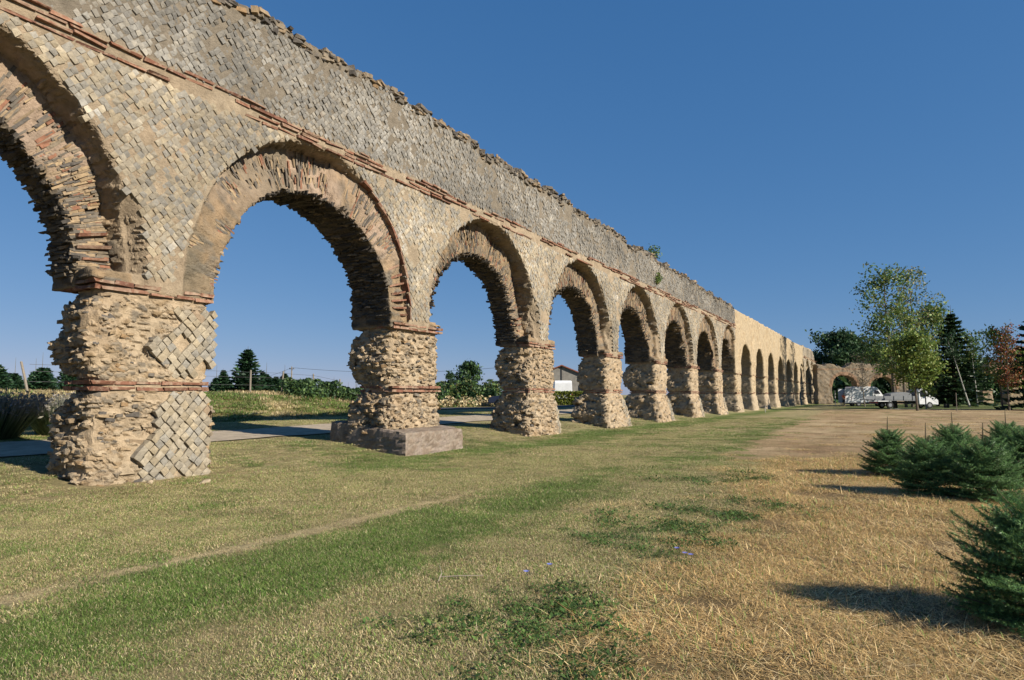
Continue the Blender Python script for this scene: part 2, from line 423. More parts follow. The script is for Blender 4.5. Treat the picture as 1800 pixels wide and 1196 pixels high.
def patch_one(py, zz):
    """where the first pier still has its facing"""
    lo_ = (zz < 1.56) & (py > 0.22 - 0.50 * sstep(1.3, 0.4, zz) + 0.12 * np.sin(zz * 9)) & (py < 1.16)
    hi_ = (zz > 1.86) & (zz < 3.08) & (py > 0.02 + 0.60 * np.abs(zz - 2.35) ** 1.1 + 0.15 * np.sin(zz * 7 + 1)) & (py < 1.22)
    return (lo_ | hi_).astype(float)
def sdf(k, y, u, z, lo):
    """negative inside; u = depth behind the front face"""
    yc = pier_c(k)
    a, t, d_in, d_ex = opening(y, z)
    rest = restored(y)
    fr = np.where(rest, 0.04, 0.020)
    r = ring_recess(a)
    tt = np.clip((z - ZS) / HE, 0, 1)
    r = np.where(a == 2, 0.10 + 0.34 * sstep(0.35, 0.95, tt) * sstep(1.9, 0.2, t), r)
    r = np.where(rest, 0.06, r)
    n_lo = vnoise(y * 1.1 + 3, u * 1.1, z * 1.1)
    n_mid = vnoise(y * 3.1, u * 3.1 + 5, z * 3.1)
    r = r * (1 + 0.35 * n_lo)
    w = sstep(0.05, -0.05, d_ex + 0.03 * n_mid)
    # rubble pocket beside the ring where facing has come away low down
    pk = sstep(0.30, 0.05, d_ex) * sstep(5.2, 4.6, z + 0.4 * n_lo) * (t > 0) * ((a == 1) | (a == 3) | (a == 4) | (a == 5))
    uf = fr + (r - fr) * w
    uf = np.maximum(uf, fr + (0.24 + 0.15 * n_lo) * pk)
    wb = WB - 0.20 * sstep(9.5, 8.0, y) + 0.42 * sstep(31.5, 34.5, y)
    sup = np.maximum.reduce([uf - u, u - (wb + 0.05 * n_mid), -d_in - 0.01, z - top_z(y), 3.30 - z])
    end = y - (133.2 + 0.5 * n_lo + 0.25 * (8.0 - z))
    sup = np.maximum(sup, end)
    # pier
    b = bulge(z)
    f = FLARE.get(k, (.2, .15, .2))
    base = np.clip((1.5 - z) / 1.5, 0, 1.4)
    hw_r = PW / 2 - 0.07 + 0.07 * b + f[0] * base
    hw_l = PW / 2 - 0.07 + 0.07 * b + f[1] * base
    u0 = 0.09 - 0.04 * b - f[2] * base
    u1 = 1.14 + 0.36 * b + 0.1 * base + (0.42 if k >= 5 else 0.08 if k == 4 else 0)
    if k == 1:
        hw_l = hw_l + 0.10 * np.clip((0.9 - z) / 0.9, 0, 1.3) + 0.06 * b * (z > 1.7)
        u1 = u1 - 0.26 - 0.28 * sstep(1.15, 1.6, z) * sstep(2.1, 1.75, z) - 0.10 * sstep(1.5, .8, z)
        hw_l = hw_l - 0.10
        hw_r = hw_r + 0.06 * b
        pt1 = patch_one(y - yc, z)
        u0 = u0 + 0.05 * b * sstep(0.25, -0.15, y - yc - 0.1) + 0.045 * pt1
    if k == 2:
        u0 = u0 + 0.06
    dy = y - yc
    hw = np.where(dy > 0, hw_r, hw_l)
    uc, hu = (u0 + u1) / 2, (u1 - u0) / 2
    rr = 0.20
    q0 = np.abs(dy) - hw + rr; q1 = np.abs(u - uc) - hu + rr
    pr = np.sqrt(np.maximum(q0, 0) ** 2 + np.maximum(q1, 0) ** 2) + np.minimum(np.maximum(q0, q1), 0) - rr
    pr = np.maximum(pr, z - 3.62)
    rough = np.where(rest, 0.5, 1.0)
    amp = b * rough * (1.0 if k != 2 else 0.9)
    if k == 1: amp = amp * (1 - 0.9 * pt1 * (u < .5))
    # rubble: hollows towards the camera side and the back corner
    side = sstep(0.2, -0.9, dy)
    pr = pr + amp * (0.085 * n_lo * (0.6 + side) + 0.05 * n_mid * (0.7 + 0.8 * side))
    pit = np.clip(vnoise(y * 4.1 + 2, u * 4.1, z * 6.5) - 0.28, 0, 1)
    pr = pr + amp * pit * (0.26 + 0.22 * side) * (0.55 if k == 1 else 1)
    if not lo:
        pr = pr + amp * 0.035 * vnoise(y * 8, u * 8, z * 9) * (0.6 + 0.9 * side)
    # arcade roughness, less on the faced front
    facing = sstep(0.02, 0.10, d_ex) * sstep(0.35, 0.15, u)
    s_amp = (1 - 0.9 * facing) * rough
    sup = sup + s_amp * (0.05 * n_lo + 0.035 * n_mid) + 0.03 * sstep(0.5, 0.0, top_z(y) - z) * n_mid
    pit2 = np.clip(vnoise(y * 2.3 + 5, u * 2.3, z * 2.3) - 0.22, 0, 1)
    sup = sup + np.where((a >= 3) & ~rest, 0.55, 0.12 * (~rest)) * pit2 * w * sstep(1.0, .5, u)
    imp = np.maximum.reduce([np.abs(dy) - PW / 2 - 0.02, 0.04 - u, u - wb + 0.15, z - 3.62, 3.44 - z])
    imp = imp + 0.06 * n_mid + 0.03 * n_lo + (0 if lo else 0.03 * vnoise(y * 9, u * 9, z * 14)) + 0.03
    return np.minimum(np.minimum(sup, pr), imp)

def surface_nets(Fv, org, h):
    s = Fv < 0
    nx, ny, nz = Fv.shape
    cnt = np.zeros((nx - 1, ny - 1, nz - 1), np.int8)
    for i in (0, 1):
        for j in (0, 1):
            for k in (0, 1):
                cnt += s[i:nx - 1 + i, j:ny - 1 + j, k:nz - 1 + k]
    act = (cnt > 0) & (cnt < 8)
    I, J, K = np.nonzero(act)
    n = len(I)
    acc = np.zeros((n, 3)); num = np.zeros(n)
    corners = [(i, j, k) for i in (0, 1) for j in (0, 1) for k in (0, 1)]
    for c0 in corners:
        for ax in range(3):
            if c0[ax]: continue
            c1 = list(c0); c1[ax] = 1
            f0 = Fv[I + c0[0], J + c0[1], K + c0[2]]; f1 = Fv[I + c1[0], J + c1[1], K + c1[2]]
            x = (f0 < 0) != (f1 < 0)
            tt = np.where(x, f0 / np.where(x, f0 - f1, 1), 0)
            p = np.array(c0, float)[None, :].repeat(n, 0); p[:, ax] += tt
            acc += p * x[:, None]; num += x
    V = acc / num[:, None] + np.stack([I, J, K], 1)
    vid = np.full(act.shape, -1, np.int64); vid[I, J, K] = np.arange(n)
    Q = []
    for ax in range(3):
        sl0 = [slice(None)] * 3; sl1 = [slice(None)] * 3
        sl0[ax] = slice(0, -1); sl1[ax] = slice(1, None)
        A, B = s[tuple(sl0)], s[tuple(sl1)]
        E_ = np.argwhere(A != B)
        o1, o2 = [(1, 2), (2, 0), (0, 1)][ax]
        ok = (E_[:, o1] > 0) & (E_[:, o2] > 0) & (E_[:, o1] < Fv.shape[o1] - 1) & (E_[:, o2] < Fv.shape[o2] - 1)
        E_ = E_[ok]
        q = []
        for d1, d2 in ((-1, -1), (0, -1), (0, 0), (-1, 0)):
            e = E_.copy(); e[:, o1] += d1; e[:, o2] += d2
            q.append(vid[e[:, 0], e[:, 1], e[:, 2]])
        q = np.stack(q, 1)
        flip = ~A[tuple(E_.T)]
        q[flip] = q[flip][:, ::-1]
        Q.append(q)
    Q = np.concatenate(Q)
    return V * h + np.asarray(org)[None, :], Q[(Q >= 0).all(1)]

def vert_normals(V, Q):
    n = np.cross(V[Q[:, 2]] - V[Q[:, 0]], V[Q[:, 3]] - V[Q[:, 1]])
    N = np.zeros_like(V)
    for i in range(4): np.add.at(N, Q[:, i], n)
    return N / np.maximum(np.linalg.norm(N, axis=1), 1e-9)[:, None]

SAND = np.array((0.53, 0.425, 0.300)); SAND2 = np.array((0.44, 0.335, 0.225)); GREY = np.array((0.180, 0.162, 0.136)); PINK = np.array((0.43, 0.325, 0.250))
WARM = np.array((0.33, 0.225, 0.135)); CREAM = np.array((0.55, 0.445, 0.30)); UPPER = np.array((0.21, 0.185, 0.150)); DARK = np.array((0.085, 0.072, 0.060)); OCH = np.array((0.37, 0.25, 0.13))
def paint_and_relief(k, V, Q, h):
    """V columns: y, u, z.  moves vertices out along their normals as stones and returns colours"""
    y, u, z = V.T
    N = vert_normals(V, Q)
    a, t, d_in, d_ex = opening(y, z)
    rest = restored(y)
    pierm = sstep(3.40, 3.25, z)
    d1, d2, cid = cells(y / 0.17 + 0.3 * vnoise(y * 5, u * 5, z * 5), u / 0.17, z / 0.088)
    stone = sstep(0.05, 0.25, d2 - d1) * (cid > 0.40)
    ang = np.arctan2(z - ZS, t) * 3.0
    v1, v2, vid = cells(np.where(z > ZS, ang, z - ZS + 9) / 0.12, u / 0.45, d_in / 0.6)
    vst = sstep(0.04, 0.2, v2 - v1)
    ring = sstep(0.03, -0.03, d_ex) * (1 - pierm)
    intr = sstep(0.12, 0.02, d_in) * (1 - pierm)
    front = N[:, 1] < -0.6
    rel = pierm * (stone * (0.03 + 0.05 * cid) - 0.02) + (1 - pierm) * np.maximum(ring, intr) * (vst * (vid - 0.35) * np.where(front, 0.045, 0.13)) \
        + 0.03 * (1 - pierm) * (1 - np.maximum(ring, intr)) * stone * (~front | rest)
    rel *= np.where(rest, 0.5, 1.0) * (np.where(front, 0.6, 1.0) if k == 1 else 1.0) * min(1.0, 0.09 / h + 0.3) * sstep(0.0, 0.12, np.abs(z - 1.70)) * np.where((z > 3.22) & (z < 3.62), 0.3, 1)
    if k == 1: rel = np.where(front & (patch_one(y - pier_c(1), z) > .5), 0, rel)
    V2 = V + N * rel[:, None]
    nA = fbm(y * 0.8, u * 0.8, z * 0.8, 3); nB = fbm(y * 3.7 + 9, u * 3.7, z * 3.7, 3)
    col = lerp(np.tile(SAND, (len(y), 1)), SAND2, np.clip(0.5 + 1.2 * nA, 0, 1))
    sc = lerp(np.tile(GREY, (len(y), 1)), SAND, np.clip((cid - .42) * 2.2, 0, 1))
    sc = lerp(sc, OCH, ((cid * 17) % 1 > 0.78) * 0.7)
    col = lerp(col, sc, stone * pierm * 0.85)
    # ring: slabs set radially, grey and sandy, pink plaster near the crown
    rc = lerp(np.tile(np.array((0.30, 0.225, 0.145)), (len(y), 1)), GREY * 1.1, np.clip(vid * 1.7 - 0.65, 0, 1))
    rc = lerp(rc, np.array((0.36, 0.255, 0.155)), np.clip(nB * 2.2, 0, .9))
    plaster = np.clip(sstep(4.6, 5.6, z) * (0.75 + 1.3 * nA), 0, 1) * ((a == 1) | (a == 2))
    rc = lerp(rc, PINK, plaster * 0.85)
    rc = lerp(rc, np.array((0.20, 0.172, 0.125)), ((a == 2) & (t < -0.6)) * np.clip(0.6 + nA * 1.5, 0, 1) * 0.8)
    col = lerp(col, rc, ring)
    ic = lerp(np.tile(np.array((0.15, 0.122, 0.092)), (len(y), 1)), DARK * .8, np.clip(vid * 1.4 - .2, 0, 1))  # dark slate of the underside, deepened so the colour carries arch shade
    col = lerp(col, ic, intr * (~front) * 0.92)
    # behind the facing
    upm = (1 - pierm) * (1 - np.maximum(ring, intr))
    col = lerp(col, UPPER, upm * (0.35 + 0.55 * sstep(7.4, 7.6, z)))
    col = lerp(col, GREY * 0.8, upm * sstep(0.25, 0.0, top_z(y) - z) * np.clip(.5 + nB, 0, 1))
    st = np.clip(1 + 0.22 * nB + 0.12 * nA, 0.6, 1.4)
    crm = lerp(np.tile(CREAM, (len(y), 1)), np.array((0.38, 0.28, 0.17)), np.clip(nB * 3.0 - .25, 0, .85))
    crm = crm * (0.70 + 0.5 * cid[:, None])
    crm = lerp(crm, np.array((0.30, 0.22, 0.14)), (cid > .86) * stone * .7)
    crm = lerp(crm, np.array((0.44, 0.36, 0.25)), np.clip(nA * 2.5, 0, .8))
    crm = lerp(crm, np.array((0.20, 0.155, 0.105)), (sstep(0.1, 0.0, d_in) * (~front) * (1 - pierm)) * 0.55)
    crm = lerp(crm, np.array((0.45, 0.37, 0.27)), sstep(1.6, 1.5, z) * 0.8)
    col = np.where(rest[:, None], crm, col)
    if k > 8: col = np.where((~rest)[:, None], lerp(col, np.array((0.50, 0.41, 0.285)), np.full(len(y), 0.7)), col)
    return V2, N, col * st[:, None]

m_core = surf_mat('masonry_core', vscale=7.0, var=((0.25, (0.66, 0.64, 0.60)), (0.75, (1.22, 1.20, 1.16))), bscale=26, bstr=0.9, bdist=0.05)
m_stone = surf_mat('facing_stone', vscale=16.0, var=((0.28, (0.66, 0.66, 0.66)), (0.75, (1.24, 1.24, 1.22))), bscale=45, bstr=0.7, bdist=0.02, rough=0.8, spec=0.35)
m_brick = surf_mat('brick', vscale=12.0, var=((0.25, (0.62, 0.6, 0.58)), (0.8, (1.25, 1.25, 1.25))), bscale=40, bstr=0.7, bdist=0.02, spots=(6, 0.48, 0.66, (0.40, 0.31, 0.22), 0.75))

aqueduct = empty('aqueduct', (-D, 0, 0))
tag(aqueduct, 'long ruined Roman aqueduct of stone and brick arches receding to the right', 'aqueduct')
def W(V):
    """(y, u, z) to world minus the aqueduct's base"""
    V = np.asarray(V); return np.stack([-V[:, 1], V[:, 0], V[:, 2]], 1)
AQ = (-D, 0, 0)
PIER, WALL, SURF = {}, {}, {}
for k in range(0, NSEC + 1):
    h = {0: .08, 1: .036, 2: .042, 3: .052, 4: .065, 5: .08}.get(k, .095 if k < 9 else .13)
    yc = pier_c(k)
    y0, y1 = yc - S / 2 - 0.02, yc + S / 2 + 0.02
    zs = np.arange(-0.25, 10.0, h); us = np.arange(-0.75, 2.35, h); ys = np.arange(y0 - 2 * h, y1 + 2 * h + h, h)
    # evaluate on a coarse grid first, then only where the surface can be
    hc = 0.26
    ysc = np.arange(ys[0], ys[-1] + hc, hc); usc = np.arange(us[0], us[-1] + hc, hc); zsc = np.arange(zs[0], zs[-1] + hc, hc)
    Yc_, Uc_, Zc_ = np.meshgrid(ysc, usc, zsc, indexing='ij')
    Fc = sdf(k, Yc_.ravel(), Uc_.ravel(), Zc_.ravel(), True).reshape(Yc_.shape)
    iy = np.minimum(((ys - ysc[0]) / hc).astype(int), len(ysc) - 2); iu = np.minimum(((us - usc[0]) / hc).astype(int), len(usc) - 2); iz = np.minimum(((zs - zsc[0]) / hc).astype(int), len(zsc) - 2)
    mn = np.full(tuple(q - 1 for q in Fc.shape), 9.0); mx = -mn
    for i in (0, 1):
        for j in (0, 1):
            for l in (0, 1):
                sub = Fc[i:Fc.shape[0] - 1 + i, j:Fc.shape[1] - 1 + j, l:Fc.shape[2] - 1 + l]; mn = np.minimum(mn, sub); mx = np.maximum(mx, sub)
    nearc = (mn < 0.10) & (mx > -0.10)
    Fv = np.where((mn + mx) < 0, -1.0, 1.0)[np.ix_(iy, iu, iz)].astype(np.float32)
    I, J, K = np.nonzero(nearc[np.ix_(iy, iu, iz)])
    Fv[I, J, K] = sdf(k, ys[I], us[J], zs[K], h > .05)
    Fv = np.maximum(Fv, np.maximum(y0 - ys, ys - y1)[:, None, None].astype(np.float32))
    V, Q = surface_nets(Fv, (ys[0], us[0], zs[0]), h)
    del Fv, I, J, K
    V2, N, colr = paint_and_relief(k, V, Q, h)
    SURF[k] = (V2, N)
    low = (V[Q][:, :, 2].mean(1) < 3.40)
    for nm, sel, store in (('pier', low, PIER), ('arch_wall', ~low, WALL)):
        q = Q[sel]
        if not len(q): continue
        used = np.unique(q); mp = np.full(len(V), -1); mp[used] = np.arange(len(used))
        store[k] = obj(nm, mesh_np(nm, W(V2[used]), mp[q], colr[used], h > 0.06), m_core, aqueduct, AQ)

# --- facing stones: square blocks set on their corner (a net of diamonds)
def facing_grid(y0, y1, z0, z1, diag):
    """centres of a 45 degree lattice"""
    hd = diag / 2
    i = np.arange(int((y1 - y0) / hd) + 1); j = np.arange(int((z1 - z0) / hd) + 1)
    A, B = np.meshgrid(i, j, indexing='ij'); ok = (A + B) % 2 == 0
    return y0 + A[ok] * hd, z0 + B[ok] * hd
PAL = np.array([(0.262, 0.250, 0.226), (0.312, 0.295, 0.262), (0.215, 0.206, 0.190), (0.335, 0.292, 0.225), (0.375, 0.315, 0.228), (0.41, 0.325, 0.205), (0.45, 0.372, 0.255), (0.36, 0.235, 0.135)])
def stone_colour(n, y, z, warm):
    w_up = np.array([.27, .22, .25, .14, .07, .03, .02, 0]); w_sp = np.array([.10, .15, .04, .20, .22, .12, .16, .01]); w_pi = np.array([.03, .13, .00, .18, .25, .16, .22, .03])
    if np.ndim(warm) == 0: warm = np.full(n, warm)
    W_ = np.where(warm[:, None] < 1, w_up * (1 - warm[:, None]) + w_sp * warm[:, None], w_sp * (2 - warm[:, None]) + w_pi * (warm[:, None] - 1))
    cum = np.cumsum(W_ / W_.sum(1, keepdims=True), 1)
    ix = (rng.random(n)[:, None] > cum).sum(1).clip(0, 7)
    return (PAL[ix] * .60 + .40 * np.array((0.335, 0.292, 0.225))) * rng.uniform(0.84, 1.14, (n, 1))
SQ = np.array([(1, 0), (0, 1), (-1, 0), (0, -1)], float)
STF = np.array([(0, 1, 5), (0, 5, 4), (1, 2, 6), (1, 6, 5), (2, 3, 7), (2, 7, 6), (3, 0, 4), (3, 4, 7), (4, 5, 8), (5, 6, 8), (6, 7, 8), (7, 4, 8)])
def stone_shape(n, size, seed=None, proud=0.02, deep=0.14):
    """n blocks as (n, 9, 3) local (y, u, z); front at u ~ 0"""
    hs = np.broadcast_to(np.asarray(size), (n,)) / 2
    V = np.zeros((n, 9, 3))
    tl = rng.normal(0, 0.026, (n, 2)); pr = rng.uniform(-proud, proud, n)
    for q in range(4):
        V[:, q, 0] = SQ[q, 0] * hs; V[:, q, 2] = SQ[q, 1] * hs; V[:, q, 1] = deep
        f = rng.uniform(0.94, 1.02, n)
        V[:, 4 + q, 0] = SQ[q, 0] * hs * f + rng.normal(0, .008, n); V[:, 4 + q, 2] = SQ[q, 1] * hs * f + rng.normal(0, .008, n)
        V[:, 4 + q, 1] = -pr + tl[:, 0] * V[:, 4 + q, 0] * 1.8 + tl[:, 1] * V[:, 4 + q, 2] * 1.8 + rng.uniform(0, 0.012, n)
    V[:, 8, 0] = rng.normal(0, .012, n); V[:, 8, 2] = rng.normal(0, .012, n); V[:, 8, 1] = -pr - rng.uniform(-0.004, 0.012, n)
    return V
def join_stones(V, F, C):
    n, m, _ = V.shape
    FF = (F[None] + (np.arange(n) * m)[:, None, None]).reshape(-1, F.shape[1])
    return V.reshape(-1, 3), FF, np.repeat(C, m, 0)

INDIV = []      # candidates to become parts of their own
def facing_for(k):
    y0, y1 = pier_c(k) - S / 2, pier_c(k) + S / 2
    out = []
    # band above the string course
    d = 0.146
    yy, zz = facing_grid(math.floor(y0 / d) * d, y1, 7.52, 9.6, d)
    m = (yy >= y0) & (yy < y1)
    yy, zz = yy[m], zz[m]
    lim = top_z(yy) - 0.10 - 0.26 * np.clip(0.4 + 1.6 * fbm(yy * .8, zz * 0, zz * 0 + 2, 2), 0, 1)
    hole = fbm(yy * 1.3, zz * 1.3, zz * 0 + 31, 3) - 0.15 * sstep(7.8, 7.5, zz)
    keep = (zz < lim) & (hole < 0.52) & (rng.random(len(yy)) > 0.02) & ~restored(yy)
    out.append((yy[keep], zz[keep], np.full(keep.sum(), 0.06) * 0 + np.clip(0.12 + 0.7 * fbm(yy[keep] * .6, zz[keep] * .6, zz[keep] * 0 + 3, 3), 0, .8), d))
    # spandrels
    d = 0.154
    yy, zz = facing_grid(math.floor(y0 / d) * d, y1, 3.62, 7.14, d)
    a, t, d_in, d_ex = opening(yy, zz)
    m = (yy >= y0) & (yy < y1) & (d_ex > 0.05 + 0.03 * rng.normal(0, 1, len(yy)))
    hole = fbm(yy * 1.1 + 7, zz * 1.1, zz * 0 + 51, 3)
    pk = (d_ex < 0.26) & (zz < 5.0) & (t > 0) & ((a == 1) | (a == 3) | (a == 4) | (a == 5))
    m &= (hole < 0.48) & ~pk & ~restored(yy) & (rng.random(len(yy)) > 0.012)
    grey = sstep(5.0, 7.2, zz[m] + 1.2 * fbm(yy[m] * .5, zz[m] * .5, zz[m] * 0 + 8, 2))
    out.append((yy[m], zz[m], 1.15 - 0.45 * grey * (1.0 if k < 3 else 0.4), d))
    # patches left on the pier
    d = 0.190
    yc = pier_c(k)
    yy, zz = facing_grid(yc - 1.3, yc + 1.5, 0.02, 3.2, d)
    py = yy - yc
    if k == 1:
        m = patch_one(py, zz) > .5
    elif k == 2:
        m = zz < -1
    elif k in (3, 4, 5, 6, 7):
        m = (zz < 1.3) & (py > 0.75) & (py < 1.25 + .2 * (1 - zz))
    else:
        m = zz < -1
    m &= fbm(yy * 2, zz * 2, zz * 0 + 61, 2) < 0.5
    out.append((yy[m], zz[m], np.full(m.sum(), 1.9), d))
    return out

def front_u(k, y, z):
    """depth of the pier's front face at a patch stone"""
    b = bulge(z); f = FLARE.get(k, (.2, .15, .2)); base = np.clip((1.5 - z) / 1.5, 0, 1.4)
    return 0.09 - 0.04 * b - f[2] * base - 0.015 + (-0.003 if k == 1 else 0)
parts_facing = {}
for k in range(0, NSEC + 1):
    grp = facing_for(k)
    for gi, (yy, zz, warm, d) in enumerate(grp):
        n = len(yy)
        if n == 0: continue
        Vs = stone_shape(n, d * (0.985 if gi < 2 else 0.93), proud=(0.018, 0.011, 0.012)[gi])
        Cs = stone_colour(n, yy, zz, warm)
        big = fbm(yy * .55, zz * .8, zz * 0 + 81, 4); fine_ = fbm(yy * 2.6, zz * 2.6, zz * 0 + 87, 3)
        stain = np.clip(1 + .55 * big + .30 * fine_, .55, 1.35)
        if gi == 0: Cs = (Cs * .45 + .55 * Cs.mean(1, keepdims=True) * np.array((1.05, 1.0, .91))) * .80
        if k > 8: Cs = Cs * .5 + np.array((0.25, 0.205, 0.145))
        if gi < 2: Cs = Cs * stain[:, None] + (np.clip(fine_ * 3 - 1.1, 0, 1) * .12)[:, None]
        u0 = np.zeros(n) if gi < 2 else front_u(k, yy, zz)
        if gi < 2: u0 = u0 + 0.05 * np.clip(fbm(yy * 2.3, zz * 2.3, zz * 0 + 71, 2) * 2 - 0.5, 0, 1) + (rng.random(n) < (0.13 if gi == 0 else .05)) * 0.03
        yj = yy + rng.normal(0, .006, n); zj = zz + rng.normal(0, .006, n)
        rot = rng.normal(0, 0.035, n)
        ca, sa = np.cos(rot)[:, None], np.sin(rot)[:, None]
        Y_ = Vs[:, :, 0] * ca - Vs[:, :, 2] * sa; Z_ = Vs[:, :, 0] * sa + Vs[:, :, 2] * ca
        Vs = np.stack([Y_, Vs[:, :, 1], Z_], -1)
        ctr = np.stack([yj, u0, zj], 1)
        parts_facing.setdefault((k, 'pier' if gi == 2 else 'wall'), []).append((Vs, ctr, Cs))
# the stones that show largest (first pier and the foot of its spandrel) are parts of their own
cand = []
for key in ((1, 'pier'), (1, 'wall')):
    for gi, (Vs, ctr, Cs) in enumerate(parts_facing.get(key, [])):
        for i in range(len(ctr)):
            y_, z_ = ctr[i, 0], ctr[i, 2]
            vis = y_ > 5.6 - 0.1 * z_
            if vis: cand.append((0 if key[1] == 'pier' else 1, z_ if key[1] == 'wall' else -1, key, gi, i))
cand.sort(key=lambda c_: (c_[0], c_[1]))
single = cand[:298]
VAR = {}
for _, _, key, gi, i in single:
    Vs, ctr, Cs = parts_facing[key][gi]
    o = obj('facing_stone', mesh_np('facing_stone', W(Vs[i]), STF, np.repeat(Cs[i:i + 1], 9, 0)), m_stone, (PIER if key[1] == 'pier' else WALL)[key[0]], Vector(AQ) + Vector((-ctr[i, 1], ctr[i, 0], ctr[i, 2])))
drop = {}
for _, _, key, gi, i in single: drop.setdefault((key, gi), set()).add(i)
for key, lst in parts_facing.items():
    VV, FF, CC, n0 = [], [], [], 0
    for gi, (Vs, ctr, Cs) in enumerate(lst):
        keep = np.ones(len(ctr), bool)
        for i in drop.get((key, gi), ()): keep[i] = False
        if not keep.any(): continue
        v, f, c_ = join_stones((Vs + ctr[:, None, :])[keep], STF, Cs[keep])
        VV.append(v); FF.append(f + n0); CC.append(c_); n0 += len(v)
    if not VV: continue
    o = obj('stone_facing', mesh_np('stone_facing', W(np.concatenate(VV)), np.concatenate(FF), np.concatenate(CC)), m_stone, (PIER if key[1] == 'pier' else WALL)[key[0]], AQ)
    o['kind'] = 'stuff'

# --- bricks
def brick_mesh(l, hgt, dep, c):
    """box with worn edges, centred, long side along y, front towards -u"""
    V = np.array([(sy * l / 2, su * dep / 2, sz * hgt / 2) for sy in (-1, 1) for su in (-1, 1) for sz in (-1, 1)])
    V += rng.normal(0, 1, V.shape) * np.array((0.016, 0.012, 0.006))
    return V, BOXF, np.repeat(np.asarray(c)[None], 8, 0)
def brick_col(): 
    return np.array(((0.29, 0.135, 0.085), (0.25, 0.118, 0.076), (0.33, 0.175, 0.115), (0.21, 0.10, 0.068), (0.34, 0.215, 0.15))[rng.integers(5)]) * rng.uniform(.75, 1.12)
nbrick = 0
def put_bricks(items, parent, singles, name='brick'):
    """items: (V local, F, C, centre in y,u,z, rotation about u, rotation about z)"""
    global nbrick
    mb = MB()
    for V, F, C, ctr, ru, rz in items:
        V = V.copy()
        c_, s_ = math.cos(ru), math.sin(ru); V = np.stack([V[:, 0] * c_ - V[:, 2] * s_, V[:, 1], V[:, 0] * s_ + V[:, 2] * c_], 1)
        c_, s_ = math.cos(rz), math.sin(rz); V = np.stack([V[:, 0] * c_ - V[:, 1] * s_, V[:, 0] * s_ + V[:, 1] * c_, V[:, 2]], 1)
        if singles and nbrick < 296:
            nbrick += 1
            obj(name, mesh_np(name, W(V), F, C), m_brick, parent, Vector(AQ) + Vector((-ctr[1], ctr[0], ctr[2])))
        else:
            mb.add(W(V + np.asarray(ctr)), F, C)
    if mb.n:
        o = obj('brick_courses', mb.mesh('brick_courses'), m_brick, parent, AQ); o['kind'] = 'stuff'
def band_bricks(k, zc, keepp):
    it = []
    yc = pier_c(k)
    hw = PW / 2 - 0.075 + 0.015; b0 = 0.065; b1 = (1.155 + (0.42 if k >= 5 else 0.08 if k == 4 else 0)) if k != 1 else 0.80
    if zc > 3: b0, b1, hw = 0.03, (1.20 + (0.42 if k >= 5 else 0) if k != 1 else 1.02), PW / 2 - 0.04
    for row in range(2):
        z_ = zc + (row - 0.5) * 0.100
        for side in ('f', 'l', 'r', 'b'):
            L = 2 * hw if side in 'fb' else (b1 - b0)
            p = -rng.uniform(0, .25)
            while p < L - 0.06:
                l = rng.uniform(0.34, 0.56); e = min(p + l, L); s0 = max(p, 0)
                p = e + 0.012
                if e - s0 < 0.08 or rng.random() > keepp: continue
                ln = e - s0 - 0.008; mid = (e + s0) / 2; pj = rng.uniform(-.012, .014)
                V, F, C = brick_mesh(ln, rng.uniform(.052, .064), 0.12, brick_col())
                if side == 'f': ctr, rz = (yc - hw + mid, b0 + .05 + pj, z_), 0
                elif side == 'b': ctr, rz = (yc - hw + mid, b1 - .05 + pj, z_), 0
                elif side == 'l': ctr, rz = (yc - hw + .05 + pj, b0 + mid, z_), math.pi / 2
                else: ctr, rz = (yc + hw - .05 + pj, b0 + mid, z_), math.pi / 2
                it.append((V, F, C, ctr, rng.normal(0, .008), rz + rng.normal(0, .01)))
    return it
for k in range(1, NSEC + 1):
    yc = pier_c(k)
    rest = restored(np.array([yc]))[0]
    for zc in (1.70, 3.36):
        put_bricks(band_bricks(k, zc, 0.93 if not rest else 0.6), PIER[k], k <= 2)
for k in range(0, NSEC + 1):
    y0, y1 = pier_c(k) - S / 2, pier_c(k) + S / 2
    it = []
    if k <= 8 or y0 > Y_REST1 - 2:
        for row in range(4):
            p = y0 + rng.uniform(0, .3)
            while p < y1:
                l = rng.uniform(0.32, 0.62)
                if restored(np.array([p]))[0]: p += l; continue
                gone = fbm(np.array([p * .9]), np.array([row * 3.3]), np.array([91.]), 2)[0]
                if gone < 0.20 - 0.22 * (row == 1) - .18 * (row == 3) and rng.random() > 0.06:
                    V, F, C = brick_mesh(l, rng.uniform(0.036, 0.056), 0.26, brick_col())
                    it.append((V, F, C, (p + l / 2, 0.098 + rng.uniform(-.022, .03), 7.20 + row * 0.098 + rng.normal(0, .010)), rng.normal(0, .016), rng.normal(0, .02)))
                p += l + rng.uniform(0.01, 0.06)
    if it: put_bricks(it, WALL[k], k in (1, 2) )
